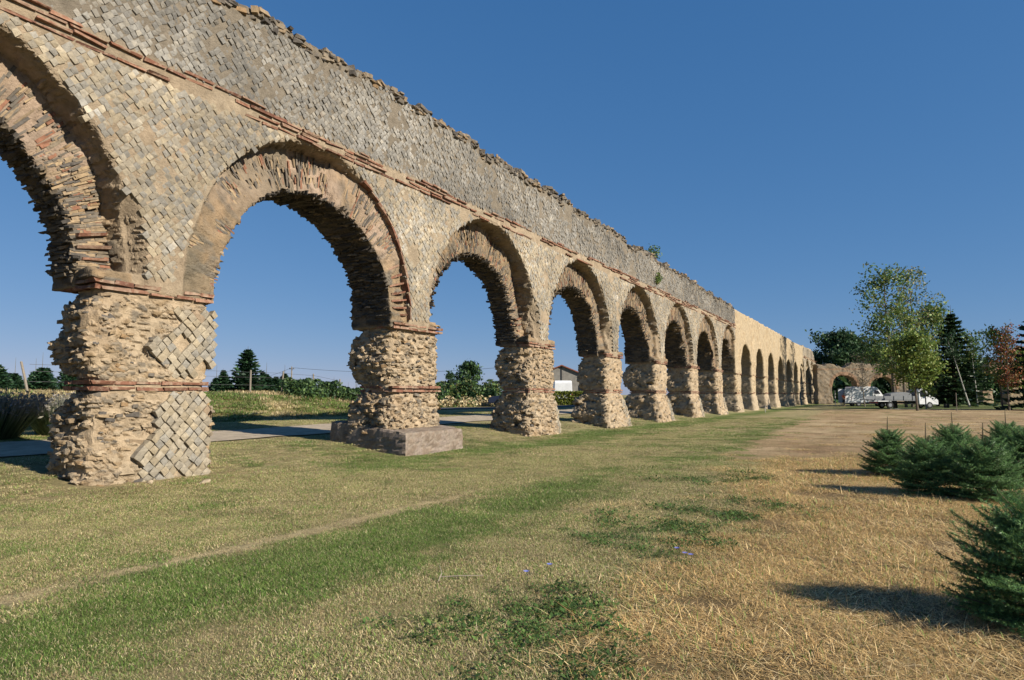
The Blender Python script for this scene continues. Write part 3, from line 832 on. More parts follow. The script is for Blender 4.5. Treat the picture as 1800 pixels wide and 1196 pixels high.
# archivolt tiles and brick courses in the ring of the second arch, brick courses at the other springings
for a_ in range(1, 9):
    it = []
    yc = arch_c(a_); rec = RING.get(a_, .3)
    for sgn in (1, -1):
        zc = 3.66; j = 0
        while zc < (5.0 if a_ == 2 else 4.4):
            ang = math.atan2(zc - ZS, RI) * 0.9
            rm = (RI + RE) / 2
            if (a_ == 2 and sgn > 0) or rng.random() < 0.55:
                rr_ = 0.10 if a_ == 2 else rec
                V, F, C = brick_mesh(0.60 if a_ == 2 else rng.uniform(.3, .6), 0.05, 0.16, brick_col())
                t_ = math.asin(min(1, (zc - ZS) / (HI + .35)))
                it.append((V, F, C, (yc + sgn * rm * math.cos(t_), rr_ + 0.045, zc), sgn * t_ * 0.9, 0))
            zc += 0.19 + rng.uniform(-.02, .03); j += 1
    if a_ in (2,):
        th = 0.06
        while th < 1.12:
            V, F, C = brick_mesh(0.055, 0.34, 0.20, brick_col())
            if rng.random() < .92:
                it.append((V, F, C, (yc + (RE + .0) * math.cos(th), 0.07, ZS + HE * math.sin(th)), th, 0))
            th += 0.102
    put_bricks(it, WALL[a_], a_ in (2,))

# --- rubble: slabs standing out of the core, the intrados and the top of the wall
def slabs(n, ln, th, dep):
    """(n,8,3) irregular slabs: x along, y out (centre at base), z thickness"""
    V = np.zeros((n, 8, 3)); q = 0
    for a_ in (-1, 1):
        for b_ in (0, 1):
            for c_ in (-1, 1):
                V[:, q, 0] = a_ * ln / 2 * (rng.uniform(0.55, 1, n) if b_ else 1); V[:, q, 1] = dep * (rng.uniform(0.5, 1, n) if b_ else -0.6); V[:, q, 2] = c_ * th / 2 * (rng.uniform(0.6, 1, n) if b_ else 1)
                q += 1
    return V
RUB = np.array([(0.19, 0.165, 0.135), (0.27, 0.22, 0.16), (0.36, 0.27, 0.175), (0.42, 0.31, 0.19), (0.14, 0.125, 0.11), (0.33, 0.22, 0.12)])
def orient(V, out, up, ctr):
    out = out / np.linalg.norm(out, axis=1)[:, None]
    al = np.cross(out, up); al /= np.maximum(np.linalg.norm(al, axis=1), 1e-6)[:, None]
    up2 = np.cross(al, out)
    return V[:, :, 0:1] * al[:, None] + V[:, :, 1:2] * out[:, None] + V[:, :, 2:3] * up2[:, None] + ctr[:, None]
m_rub = surf_mat('rubble_stone', vscale=14.0, var=((0.28, (0.62, 0.62, 0.62)), (0.75, (1.25, 1.23, 1.2))), bscale=40, bstr=0.8, bdist=0.02)
nrub = 0
def rubble(parent, V, C, singles=0):
    global nrub
    if len(V) == 0: return
    for i in range(min(singles, len(V))):
        ctr = V[i].mean(0)
        obj('rubble_stone', mesh_np('rubble_stone', W(V[i] - ctr), BOXF, np.repeat(C[i:i + 1], 8, 0)), m_rub, parent, Vector(AQ) + Vector((-ctr[1], ctr[0], ctr[2]))); nrub += 1
    V, C = V[singles:], C[singles:]
    if len(V):
        v, f, c_ = join_stones(V, BOXF, C)
        o = obj('rubble', mesh_np('rubble', W(v), f, c_), m_rub, parent, AQ); o['kind'] = 'stuff'
for k in range(0, 9):
    V2, N = SURF[k]
    yc = pier_c(k)
    # pier core
    sel = np.nonzero((V2[:, 2] > 0.05) & (V2[:, 2] < 3.2) & (np.abs(V2[:, 2] - 1.70) > 0.14) & (np.abs(N[:, 2]) < 0.7) & (np.abs(V2[:, 0] - yc) < 2.2))[0]
    n = {1: 420, 2: 700, 3: 700, 4: 520}.get(k, 380)
    ix = rng.choice(sel, n)
    P = V2[ix]; Nn = N[ix] * np.array((1, 1, 0.25))
    if k == 1:   # not over the facing patches
        fy = P[:, 0] - yc
        bad = (N[ix][:, 1] < -0.5) & (((P[:, 2] < 1.6) & (fy > -0.15)) | ((P[:, 2] > 1.85) & (fy > 0.0)))
        P, Nn = P[~bad], Nn[~bad]
    else:
        bad = (N[ix][:, 1] < -0.5) & (P[:, 2] < 1.35) & (P[:, 0] - yc > 0.65) & (k > 2)
        P, Nn = P[~bad], Nn[~bad]
    n = len(P)
    order = np.argsort(Nn[:, 1] + 0.6 * Nn[:, 0]); P, Nn = P[order], Nn[order]
    front = Nn[:, 1] < -0.6
    ln = rng.uniform(0.06, 0.20, n) * np.where(rng.random(n) < .15, 1.4, 1); th = ln * rng.uniform(0.25, 0.55, n); th = np.clip(th, .028, .085)
    dep = np.where(front, rng.uniform(-0.01, 0.028, n), rng.uniform(0.0, 0.07, n))
    Vs = slabs(n, ln, th, dep)
    up = np.stack([rng.normal(0, .12, n), rng.normal(0, .12, n), np.ones(n)], 1)
    C = RUB[rng.choice(6, n, p=(.16, .22, .27, .2, .07, .08))] * rng.uniform(.85, 1.12, (n, 1))
    rubble(PIER[k], orient(Vs, Nn + rng.normal(0, .15, (n, 3)), up, P), C, {1: 110, 2: 90}.get(k, 0))
    # intrados slabs of the two half arches
    ns = {1: 1100, 2: 1100, 3: 800, 4: 600}.get(k, 400)
    for a_, sg in ((k, 1), (k + 1, -1)):
        n = ns // 2
        s_ = rng.uniform(-0.2, math.pi / 2, n)
        th_ = np.maximum(s_, 0)
        yy = arch_c(a_) + sg * RI * np.cos(th_); zz = np.where(s_ < 0, ZS + s_ * 0.8 * 0 + 0.12, ZS + HI * np.sin(th_))
        uu = rng.uniform(RING.get(a_, .3) * 0.9 + .05, WB - 0.02 - (.20 if k == 1 and a_ == 1 else 0) + (.42 if k >= 5 else 0), n)
        rad = np.stack([-sg * np.cos(th_) / RI, np.zeros(n), -np.sin(th_) / HI], 1)
        tang = np.stack([-sg * np.sin(th_), np.zeros(n), np.cos(th_)], 1)
        ln = rng.uniform(0.10, 0.38, n); tk = rng.uniform(0.025, 0.065, n); dp = rng.uniform(0.0, 0.075, n) * np.where(rng.random(n) < .10, 1.7, 1)
        Vs = orient(slabs(n, ln, tk, dp), rad + rng.normal(0, .05, (n, 3)), tang + rng.normal(0, .06, (n, 3)), np.stack([yy, uu, zz], 1))
        C = RUB[rng.choice(6, n, p=(.3, .25, .10, .02, .31, .02))] * rng.uniform(.45, .8, (n, 1))  # slate tones, scaled darker to paint in the shade under the arch
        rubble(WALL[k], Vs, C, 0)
        # voussoir slabs on the face of the ring
        n = int(ns * .62)
        th_ = rng.uniform(-0.02, math.pi / 2, n); f_ = rng.uniform(0.12, 0.9, n)
        if a_ in (1, 2):
            kp = (th_ < 0.75) | (rng.random(n) < 0.30)
            if a_ == 2 and sg > 0: kp &= th_ > 0.55
            th_, f_ = th_[kp], f_[kp]; n = len(th_)
        ra = RI + (RE - RI) * f_; rb = HI + (HE - HI) * f_
        yy = arch_c(a_) + sg * ra * np.cos(th_); zz = ZS + rb * np.sin(th_)
        rec = RING.get(a_, .3) * np.ones(n)
        if a_ == 2:
            t_ = yy - arch_c(2); rec = 0.10 + 0.34 * sstep(0.35, 0.95, (zz - ZS) / HE) * sstep(1.9, 0.2, t_)
        rec = rec * (1 + 0.35 * vnoise(yy * 1.1 + 3, rec * 1.1, zz * 1.1))
        radv = np.stack([sg * np.cos(th_), np.zeros(n), np.sin(th_)], 1) + rng.normal(0, .05, (n, 3))
        out = np.tile(np.array([0., -1., 0.]), (n, 1)) + rng.normal(0, .06, (n, 3))
        Vs = slabs(n, rng.uniform(.10, .42, n), rng.uniform(.022, .06, n), rng.uniform(-.012, .022, n))
        al = radv / np.linalg.norm(radv, axis=1)[:, None]; up_ = np.cross(al, out)
        Vs = Vs[:, :, 0:1] * al[:, None] + Vs[:, :, 1:2] * out[:, None] + Vs[:, :, 2:3] * up_[:, None] + np.stack([yy, rec, zz], 1)[:, None]
        rubble(WALL[k], Vs, np.concatenate([RUB, [(.30, .15, .095)]])[rng.choice(7, n, p=(.22, .24, .20, .12, .09, .02, .11))] * rng.uniform(.75, 1.1, (n, 1)), 0)
    # ragged top
    n = int({1: 380, 2: 360, 3: 300}.get(k, 200))
    yy = rng.uniform(yc - S / 2, yc + S / 2, n); yy = yy[~restored(yy)]; n = len(yy)
    fr = rng.random(n) < 0.6
    tz = top_z(yy)
    zz = np.where(fr, tz - rng.uniform(0.0, 0.22, n), tz - 0.02); uu = np.where(fr, rng.uniform(.0, .12, n), rng.uniform(.05, WB - .1, n))
    out = np.stack([rng.normal(0, .3, n), np.where(fr, -1, rng.normal(0, .4, n)), np.where(fr, 0.15, 1)], 1)
    up = np.where(fr[:, None], np.array([0, 0, 1.]), np.array([0.2, 1., 0])) + rng.normal(0, .1, (n, 3))
    ln = rng.uniform(.08, .34, n); Vs = orient(slabs(n, ln, np.clip(ln * rng.uniform(.25, .55, n), .04, .14), rng.uniform(.02, .14, n)), out, up, np.stack([yy, uu, zz], 1))
    rubble(WALL[k], Vs, RUB[rng.choice(6, n, p=(.36, .22, .10, .05, .25, .02))] * rng.uniform(.7, 1.05, (n, 1)), 0)

# plinth under the second pier
def rough_block(name, x0, x1, y0, y1, z0, z1, mat, parent, loc, col, n=26, amp=0.02, slope=0.0):
    mb = MB()
    lx, ly, lz = x1 - x0, y1 - y0, z1 - z0
    import itertools
    def face(o, du, dv, nu, nv):
        A, B = np.meshgrid(np.linspace(0, 1, nu), np.linspace(0, 1, nv), indexing='ij')
        P = np.array(o)[None] + A.reshape(-1, 1) * np.array(du)[None] + B.reshape(-1, 1) * np.array(dv)[None]
        ii = np.arange(nu * nv).reshape(nu, nv)
        F = np.stack([ii[:-1, :-1], ii[1:, :-1], ii[1:, 1:], ii[:-1, 1:]], -1).reshape(-1, 4)
        return P, F
    for o, du, dv, nu, nv in (((x1, y0, z0), (0, ly, 0), (0, 0, lz), n, n // 2), ((x0, y1, z0), (0, -ly, 0), (0, 0, lz), n, n // 2), ((x0, y0, z0), (lx, 0, 0), (0, 0, lz), n, n // 2), ((x1, y1, z0), (-lx, 0, 0), (0, 0, lz), n, n // 2), ((x0, y0, z1), (lx, 0, 0), (0, ly, 0), n, n)):
        P, F = face(o, du, dv, nu, nv)
        c3 = np.array(((x0 + x1) / 2, (y0 + y1) / 2, (z0 + z1) / 2))
        q = (P - c3) / np.array((lx / 2, ly / 2, lz / 2))
        rnd = 1 - 0.035 * np.sum(np.abs(q) ** 8, 1, keepdims=True) / 3 * 1.5
        P = c3 + (P - c3) * rnd
        d1, d2, cid = cells(P[:, 0] / .22, P[:, 1] / .22, P[:, 2] / .16)
        e = sstep(0.03, 0.2, d2 - d1)
        dirv = np.sign(q) * (np.abs(q) > 0.97)
        P = P + dirv * ((e - .7) * amp + amp * .8 * fbm(P[:, 0] * 4, P[:, 1] * 4, P[:, 2] * 4, 3))[:, None]
        P[:, 2] += slope * (P[:, 0] - x1) * (P[:, 2] > z1 - .1)
        cc_ = np.array(col)[None] * (0.72 + 0.5 * cid[:, None]) * np.where(cid[:, None] > .6, (1.0, .97, .98), (1.05, .97, .9))
        cc_ = cc_ * e[:, None] + np.array((0.30, 0.25, 0.20)) * (1 - e[:, None])
        mb.add(P, F, cc_)
    return obj(name, mb.mesh(name), mat, parent, loc)
rough_block('plinth', -2.0, 0.62, 13.72, 16.42, -0.1, 0.60, m_rub, PIER[2], AQ, (0.27, 0.225, 0.185), slope=-0.10)
# ------------------------------------------------------------------ grass, stubble, weeds (uncountable: stuff)
def scatter(name, pts, rot, scl, src_meshes, mat, label, cat):
    """one object whose points carry copies of a small turf piece"""
    n = len(pts)
    me = bpy.data.meshes.new(name); me.vertices.add(n); me.vertices.foreach_set('co', np.ascontiguousarray(pts, np.float32).ravel())
    scl = np.asarray(scl); sz_ = np.minimum(scl, 0.55 + 0.45 * scl)
    for an, vals in (('rotz', rot), ('siz', scl), ('sizz', sz_)):
        at = me.attributes.new(an, 'FLOAT', 'POINT'); at.data.foreach_set('value', np.ascontiguousarray(vals, np.float32))
    pick = rng.integers(0, len(src_meshes), n)
    at = me.attributes.new('pick', 'INT', 'POINT'); at.data.foreach_set('value', np.ascontiguousarray(pick, np.int32))
    o = obj(name, me); tag(o, label, None, None, 'stuff')
    ng = bpy.data.node_groups.new(name, 'GeometryNodeTree')
    ng.interface.new_socket('Geometry', in_out='INPUT', socket_type='NodeSocketGeometry'); ng.interface.new_socket('Geometry', in_out='OUTPUT', socket_type='NodeSocketGeometry')
    gi, go = ng.nodes.new('NodeGroupInput'), ng.nodes.new('NodeGroupOutput')
    join = ng.nodes.new('GeometryNodeJoinGeometry')
    def attr(nm, t):
        a_ = ng.nodes.new('GeometryNodeInputNamedAttribute'); a_.data_type = t; a_.inputs['Name'].default_value = nm; return a_.outputs['Attribute']
    for i, m_ in enumerate(src_meshes):
        m_.materials.append(mat)
        src = bpy.data.objects.new(name + '_piece', m_)
        oi = ng.nodes.new('GeometryNodeObjectInfo'); oi.inputs['Object'].default_value = src; oi.inputs['As Instance'].default_value = True
        ip = ng.nodes.new('GeometryNodeInstanceOnPoints')
        cmp_ = ng.nodes.new('FunctionNodeCompare'); cmp_.data_type = 'INT'; cmp_.operation = 'EQUAL'
        ng.links.new(attr('pick', 'INT'), cmp_.inputs[2]); cmp_.inputs[3].default_value = i
        cx = ng.nodes.new('ShaderNodeCombineXYZ'); ng.links.new(attr('rotz', 'FLOAT'), cx.inputs[2])
        ng.links.new(gi.outputs[0], ip.inputs['Points']); ng.links.new(cmp_.outputs[0], ip.inputs['Selection']); ng.links.new(oi.outputs['Geometry'], ip.inputs['Instance'])
        ng.links.new(cx.outputs[0], ip.inputs['Rotation']); cs = ng.nodes.new('ShaderNodeCombineXYZ'); ng.links.new(attr('siz', 'FLOAT'), cs.inputs[0]); ng.links.new(attr('siz', 'FLOAT'), cs.inputs[1]); ng.links.new(attr('sizz', 'FLOAT'), cs.inputs[2]); ng.links.new(cs.outputs[0], ip.inputs['Scale'])
        ng.links.new(ip.outputs[0], join.inputs[0])
    ng.links.new(join.outputs[0], go.inputs[0])
    o.modifiers.new('scatter', 'NODES').node_group = ng
    return o

def blades(n, rad, hlo, hhi, w, lean, cols, wts, flat=0.0, curl=0.5):
    """a round piece of turf: n two-segment blades"""
    r_ = rad * np.sqrt(rng.random(n)); t_ = rng.uniform(0, 2 * np.pi, n)
    base = np.stack([r_ * np.cos(t_), r_ * np.sin(t_), np.zeros(n)], 1)
    L = rng.uniform(hlo, hhi, n) * rng.uniform(0.5, 1, n) ** 0.5
    az = rng.uniform(0, 2 * np.pi, n); tilt = np.abs(rng.normal(lean, 0.35, n)).clip(0, 1.45)
    tilt = np.where(rng.random(n) < flat, rng.uniform(1.25, 1.52, n), tilt)
    d = np.stack([np.cos(az) * np.sin(tilt), np.sin(az) * np.sin(tilt), np.cos(tilt)], 1)
    d2 = d + np.stack([np.cos(az), np.sin(az), -0.6 * np.ones(n)], 1) * curl * rng.uniform(0, 1, (n, 1)); d2 /= np.linalg.norm(d2, axis=1)[:, None]
    sd_ = np.stack([-np.sin(az + rng.normal(0, .6, n)), np.cos(az), np.zeros(n)], 1) * (w * rng.uniform(.6, 1.3, n))[:, None] / 2
    mid = base + d * L[:, None] * 0.55; tip = mid + d2 * L[:, None] * 0.45
    tip[:, 2] = np.maximum(tip[:, 2], 0.004 + 0.01 * rng.random(n)); mid[:, 2] = np.maximum(mid[:, 2], 0.006 + .012 * rng.random(n))
    V = np.stack([base - sd_, base + sd_, mid + sd_ * 0.8, mid - sd_ * 0.8, tip], 1)
    F = np.array([(0, 1, 2), (0, 2, 3), (3, 2, 4)])
    C = np.asarray(cols)[rng.choice(len(cols), n, p=wts)] * rng.uniform(.75, 1.2, (n, 1))
    return join_stones(V, F, C)
def turf(name, *parts):
    mb = MB()
    for v, f, c_ in parts: mb.add(v, f, c_)
    return mb.mesh(name)
G_ = [(0.105, 0.185, 0.034), (0.150, 0.220, 0.050), (0.075, 0.140, 0.026), (0.22, 0.235, 0.08)]
DRY = [(0.46, 0.385, 0.225), (0.38, 0.31, 0.17), (0.53, 0.455, 0.29), (0.25, 0.18, 0.095), (0.19, 0.21, 0.075)]
STR = [(0.56, 0.40, 0.185), (0.46, 0.315, 0.135), (0.66, 0.51, 0.28), (0.33, 0.21, 0.09), (0.18, 0.115, 0.058)]
WEED = [(0.06, 0.115, 0.028), (0.09, 0.15, 0.038), (0.045, 0.085, 0.022)]
m_grass = leaf_mat('grass', 0.30, 0.6, 0.28, (1.12, 1.12, 1.12))
m_straw = leaf_mat('straw', 0.18, 0.55, 0.28, (1.24, 1.20, 1.14))
gp, dp, sp, wp = [], [], [], []
for i in range(4):
    gp.append(turf('green_turf', blades(290, .20, .025, .066, .0034, .85, G_, (.35, .3, .25, .1)), blades(120, .2, .03, .055, .0032, 1.1, DRY, (.3, .25, .15, .1, .2), .3)))
    dp.append(turf('dry_turf', blades(290, .20, .018, .055, .0032, 1.2, DRY, (.26, .26, .14, .16, .18), .4), blades(85, .2, .02, .055, .0034, .8, G_, (.2, .3, .2, .3))))
    sp.append(turf('stubble', blades(115, .20, .02, .075, .0040, 1.1, STR, (.3, .28, .14, .18, .10), .25, .5), blades(150, .26, .05, .20, .0038, 1.38, STR, (.28, .27, .2, .17, .08), .8, .25), blades(2, .2, .06, .12, .005, .6, STR, (.3, .28, .14, .18, .10), 0, .4), blades(16, .2, .03, .1, .0045, .7, G_, (.2, .3, .2, .3))))
    # weeds: broad small leaves
    n = 60
    r_ = .17 * np.sqrt(rng.random(n)); t_ = rng.uniform(0, 6.28, n); b_ = np.stack([r_ * np.cos(t_), r_ * np.sin(t_), rng.uniform(.005, .05, n)], 1)
    az = rng.uniform(0, 6.28, n); el = rng.uniform(-.2, .8, n); L = rng.uniform(.02, .05, n)
    d_ = np.stack([np.cos(az) * np.cos(el), np.sin(az) * np.cos(el), np.sin(el)], 1) * L[:, None]; s_ = np.stack([-np.sin(az), np.cos(az), np.zeros(n)], 1) * L[:, None] * .28
    V = np.stack([b_, b_ + d_ * .5 + s_, b_ + d_, b_ + d_ * .5 - s_], 1)
    wv = join_stones(V, np.array([(0, 1, 2), (0, 2, 3)]), np.asarray(WEED)[rng.choice(3, n)] * rng.uniform(.8, 1.3, (n, 1)))
    wp.append(turf('weed_tuft', wv, blades(60, .18, .03, .09, .004, .7, G_, (.4, .2, .35, .05)), blades(60, .2, .03, .08, .004, 1.1, DRY, (.26, .26, .14, .16, .18), .4)))

def field(z0, z1, spacing, jit=0.5):
    """jittered ground positions inside the view between two depths"""
    zz = np.arange(z0, z1, spacing); P = []
    for z_ in zz:
        hw = z_ * 0.80 + 1.6
        l_ = np.arange(-hw, hw, spacing)
        P.append(np.stack([l_, np.full(len(l_), z_)], 1))
    P = np.concatenate(P) + rng.uniform(-jit, jit, (sum(len(p) for p in P), 2)) * spacing
    return P[:, 0] * CY - P[:, 1] * SY, P[:, 0] * SY + P[:, 1] * CY
X_, Y_, Z_, S_ = [], [], [], []
for z0, z1, sp_, sz in ((3.2, 9, .145, 1.0), (9, 17, .21, 1.2), (17, 27, .34, 1.55), (27, 46, .62, 2.1)):
    x, y = field(z0, z1, sp_); X_.append(x); Y_.append(y); S_.append(np.full(len(x), sz))
X_, Y_, S_ = np.concatenate(X_), np.concatenate(Y_), np.concatenate(S_)
green, straw, soil, weed, worn = zones(X_, Y_)
u_ = rng.random(len(X_))
in_pier = np.zeros(len(X_), bool)
for k in range(0, 9):
    in_pier |= (np.abs(Y_ - pier_c(k)) < (1.25 if k != 2 else 1.45)) & (X_ < -D + (0.1 if k != 2 else .7)) & (X_ > -D - 1.9)
on_path = (X_ < -14.6 - .02 * np.clip(Y_ - 12, 0, 99)) & (X_ > -17.6 - .05 * np.clip(Y_ - 12, 0, 99))
ok = ~in_pier & ~on_path & (X_ > -27) & (rng.random(len(X_)) > soil * 0.985)
isweed = ok & (u_ < weed * 0.55)
isstr = ok & ~isweed & (rng.random(len(X_)) < straw)
rest_ = ok & ~isweed & ~isstr
dtrk = np.abs(X_ + 5.86 + .05 * fbm(X_ * 1.6, Y_ * 1.6, X_ * 0 + 4.5, 3) + .07 * fbm(X_ * .45, Y_ * .45, X_ * 0 + 1.5, 4))
trk = (dtrk < .24) & (Y_ < 9.5) & (rng.random(len(X_)) < .93)
rest_ &= ~trk
bare_ = fbm(X_ * 1.7, Y_ * 1.7, X_ * 0 + 33, 3)
isstr &= rng.random(len(X_)) > np.clip(bare_ * 2.6 - .1, 0, .8)
isg = rest_ & (rng.random(len(X_)) < np.clip(green * 1.25 - .08, 0, 1)) & (worn < .3)
isd = rest_ & ~isg & (worn < .42)
def go(nm, m, src, mat, lab, smul):
    P = np.stack([X_[m], Y_[m], ground_z(X_[m], Y_[m]) - 0.004], 1)
    cl = 0.75 + 0.55 * np.clip(0.5 + 1.4 * fbm(X_[m] * 2.2, Y_[m] * 2.2, X_[m] * 0 + 77, 3), 0, 1)
    return scatter(nm, P, rng.uniform(0, 6.28, m.sum()), S_[m] * smul * cl * rng.uniform(.7, 1.25, m.sum()), src, mat, lab, None)
go('green_grass', isg, gp, m_grass, 'short green grass growing in bands over the lawn', 0.95)
go('dry_grass', isd, dp, m_straw, 'short sun dried grass covering the lawn before the arches', 1.0)
go('straw_stubble', isstr, sp, m_straw, 'golden dry stubble and straw on the right of the lawn', 1.0)
go('weeds', isweed, wp, m_grass, 'dark green leafy weeds between lawn and straw', 0.8)
# loose hay lying flat, in drifts
hx, hy = field(3.4, 15, .30)
hm = (fbm(hx * .9, hy * .9, hx * 0 + 63, 3) > .0) & (zones(hx, hy)[1] > rng.random(len(hx)) * 1.1 + .05) | ((np.hypot(hx + 3.15, (hy - 8.6) * .8) < .75))
hm &= zones(hx, hy)[2] < .5
hay = [turf('hay', blades(44, .26, .08, .28, .0036, 1.5, [(0.68, .52, .27), (.58, .42, .20), (.76, .62, .37), (.44, .30, .14)], (.35, .3, .2, .15), 1.0, .12)) for _ in range(3)]
scatter('loose_hay', np.stack([hx[hm], hy[hm], ground_z(hx[hm], hy[hm]) + .012], 1), rng.uniform(0, 6.28, hm.sum()), rng.uniform(.6, 1.15, hm.sum()), hay, m_straw, 'pale loose hay lying in drifts on the lawn edge', None)
# dry litter in the worn track
tx = -5.86 + rng.normal(0, .07, 420); ty = rng.uniform(1.5, 9.5, 420)
scatter('track_litter', np.stack([tx, ty, ground_z(tx, ty)], 1), rng.uniform(0, 6.28, 420), rng.uniform(.3, .5, 420), [turf('litter', blades(90, .2, .03, .10, .005, 1.4, DRY[:4], (.35, .25, .3, .1), 1.0, .2))], m_straw, 'dry litter in the worn narrow track across the lawn', None)
# sparse sprouts on the ploughed field
sel = (soil > .5) & (rng.random(len(X_)) < .05) & (X_ > -3)
go('field_sprouts', sel, sp, m_straw, 'scattered dry sprouts on the bare brown field', 0.7)
# ------------------------------------------------------------------ vegetation builders
m_bark = surf_mat('bark', None, True, 0.9, vscale=8, bscale=25, bstr=0.6, bdist=0.02, coord='object')
m_leaf = leaf_mat('foliage', 0.28, 0.5, 0.10, (1.1, 1.15, 1.1))
m_needle = leaf_mat('needles', 0.22, 0.38, 0.10)
def cards(P, size, cols, flat=0.0, elong=1.5):
    """diamond leaves at P"""
    n = len(P)
    a_ = rng.normal(0, 1, (n, 3)); a_[:, 2] *= (1 - flat); a_ /= np.linalg.norm(a_, axis=1)[:, None]
    b_ = np.cross(a_, rng.normal(0, 1, (n, 3))); b_ /= np.linalg.norm(b_, axis=1)[:, None]
    s_ = size * rng.uniform(.6, 1.35, (n, 1))
    V = np.stack([P - a_ * s_ * .5 * elong, P + b_ * s_ * .42, P + a_ * s_ * .5 * elong, P - b_ * s_ * .42], 1)
    C = np.asarray(cols)[rng.integers(0, len(cols), n)] * rng.uniform(.7, 1.3, (n, 1))
    return join_stones(V, np.array([(0, 1, 2), (0, 2, 3)]), C)
def broadleaf(name, label, px, z, H, cw, h0, cols, ncl, per, lsize, tr, bark=(0.16, 0.13, 0.10), lean=0.0, prof=None, up=0.5, group=None, spread=0.35, limbs=26, base_z=None, cat='tree'):
    bx, by = from_px(px, z)
    b0 = gz(bx, by) - 0.05 if base_z is None else base_z
    root = tag(empty(name, (bx, by, b0)), label, cat, group)
    prof = prof or (lambda t: math.sin(math.pi * min(1, (0.12 + 0.88 * t)) ** 0.8) ** 0.7 + 0.08)
    mb = MB(); C_ = []
    la = rng.uniform(0, 6.28)
    def tp(t): return Vector((lean * H * t * CY + 0.02 * H * math.sin(3 * t + la), lean * H * t * SY + 0.02 * H * math.cos(2.3 * t + la), H * t))
    mb.tube([tp(t) for t in np.linspace(0, 0.97, 9)], [tr * (1 - 0.88 * t) * (1.25 if t == 0 else 1) for t in np.linspace(0, 1, 9)], 7, bark)
    for i in range(limbs):
        t = h0 + (0.97 - h0) * (i + rng.uniform(0, 1)) / limbs
        q = (t - h0) / (1 - h0)
        L = cw * prof(q) * rng.uniform(.55, 1.1)
        az = i * 2.399 + rng.normal(0, .35); el = up * (0.4 + q) + rng.normal(0, .12)
        p0 = tp(t); d = Vector((math.cos(az) * math.cos(el), math.sin(az) * math.cos(el), math.sin(el)))
        pts = [p0 + d * L * f + Vector((0, 0, 0.10 * L * f * f)) + Vector(rng.normal(0, .03 * L, 3)) * (f > 0) for f in (0, .35, .7, 1)]
        r0 = tr * 0.34 * (1 - 0.75 * t) + 0.012
        mb.tube(pts, [r0, r0 * .7, r0 * .45, r0 * .15], 5, bark, False)
        for j in range(5):
            f = rng.uniform(.25, 1); a2 = az + rng.normal(0, .8); pb = pts[0].lerp(pts[3], f) + Vector((0, 0, 0.10 * L * f * f))
            e = pb + Vector((math.cos(a2), math.sin(a2), rng.uniform(-.1, .7))) * L * 0.34 * rng.uniform(.5, 1)
            mb.tube([pb, e], [r0 * .3, r0 * .08], 4, bark, False)
            C_.append(e); C_.append(pb.lerp(e, .55))
        C_.append(pts[3]); C_.append(pts[2])
    C_ = np.array([tuple(c_) for c_ in C_])
    obj('trunk', mb.mesh('trunk'), m_bark, root, (bx, by, b0))
    if ncl:
        ix = rng.integers(0, len(C_), ncl)
        ctr = C_[ix] + rng.normal(0, spread * .5, (ncl, 3))
        P = np.repeat(ctr, per, 0) + rng.normal(0, spread, (ncl * per, 3)) * np.array((1, 1, .7))
        v, f, c_ = cards(P, lsize, cols)
        obj('crown', mesh_np('crown', v, f, c_), m_leaf, root, (bx, by, b0))
    return root

def conifer_mesh(H, rad, tiers, per, cols, seed, droop=0.25, card=0.16, dens=7):
    """low detail conifer: bough sprays of flat cards"""
    st = np.random.default_rng(seed); mb = MB(); tk = MB()
    tk.tube([(0, 0, 0), (0, 0, H * .55), (0, 0, H * .98)], [H * .022 + .01, H * .012, .006], 5, (0.12, 0.09, 0.06))
    P = []
    for i in range(tiers):
        q = i / (tiers - 1); zz = H * (0.07 + 0.80 * q); L = rad * (1 - q) ** 0.75 * st.uniform(.85, 1.1) + 0.05
        for j in range(per):
            az = 6.283 * (j + .5 * (i % 2)) / per + st.normal(0, .15); l = L * st.uniform(.7, 1.1)
            d = np.array((math.cos(az), math.sin(az), 0.28 - droop * (1 - q)))
            s_ = np.array((-math.sin(az), math.cos(az), 0))
            for f in np.linspace(.2, 1, dens):
                w = l * 0.30 * (1 - f) + 0.04
                for sd2 in (-1, 0, 1):
                    P.append(np.array((0, 0, zz)) + d * l * f + s_ * sd2 * w + st.normal(0, .02, 3))
    P = np.array(P)
    n = len(P); az = np.arctan2(P[:, 1], P[:, 0]) + st.normal(0, .5, n); el = st.normal(.15, .25, n)
    a_ = np.stack([np.cos(az) * np.cos(el), np.sin(az) * np.cos(el), np.sin(el)], 1); b_ = np.cross(a_, st.normal(0, 1, (n, 3)) * np.array((.5, .5, 1))); b_ /= np.linalg.norm(b_, axis=1)[:, None]
    s_ = card * st.uniform(.7, 1.3, (n, 1))
    V = np.stack([P - a_ * s_ * .7, P + b_ * s_ * .3, P + a_ * s_ * .8, P - b_ * s_ * .3], 1)
    C = np.asarray(cols)[st.integers(0, len(cols), n)] * st.uniform(.7, 1.3, (n, 1))
    v, f, c_ = join_stones(V, np.array([(0, 1, 2), (0, 2, 3)]), C)
    return tk.mesh('trunk'), mesh_np('crown', v, f, c_)

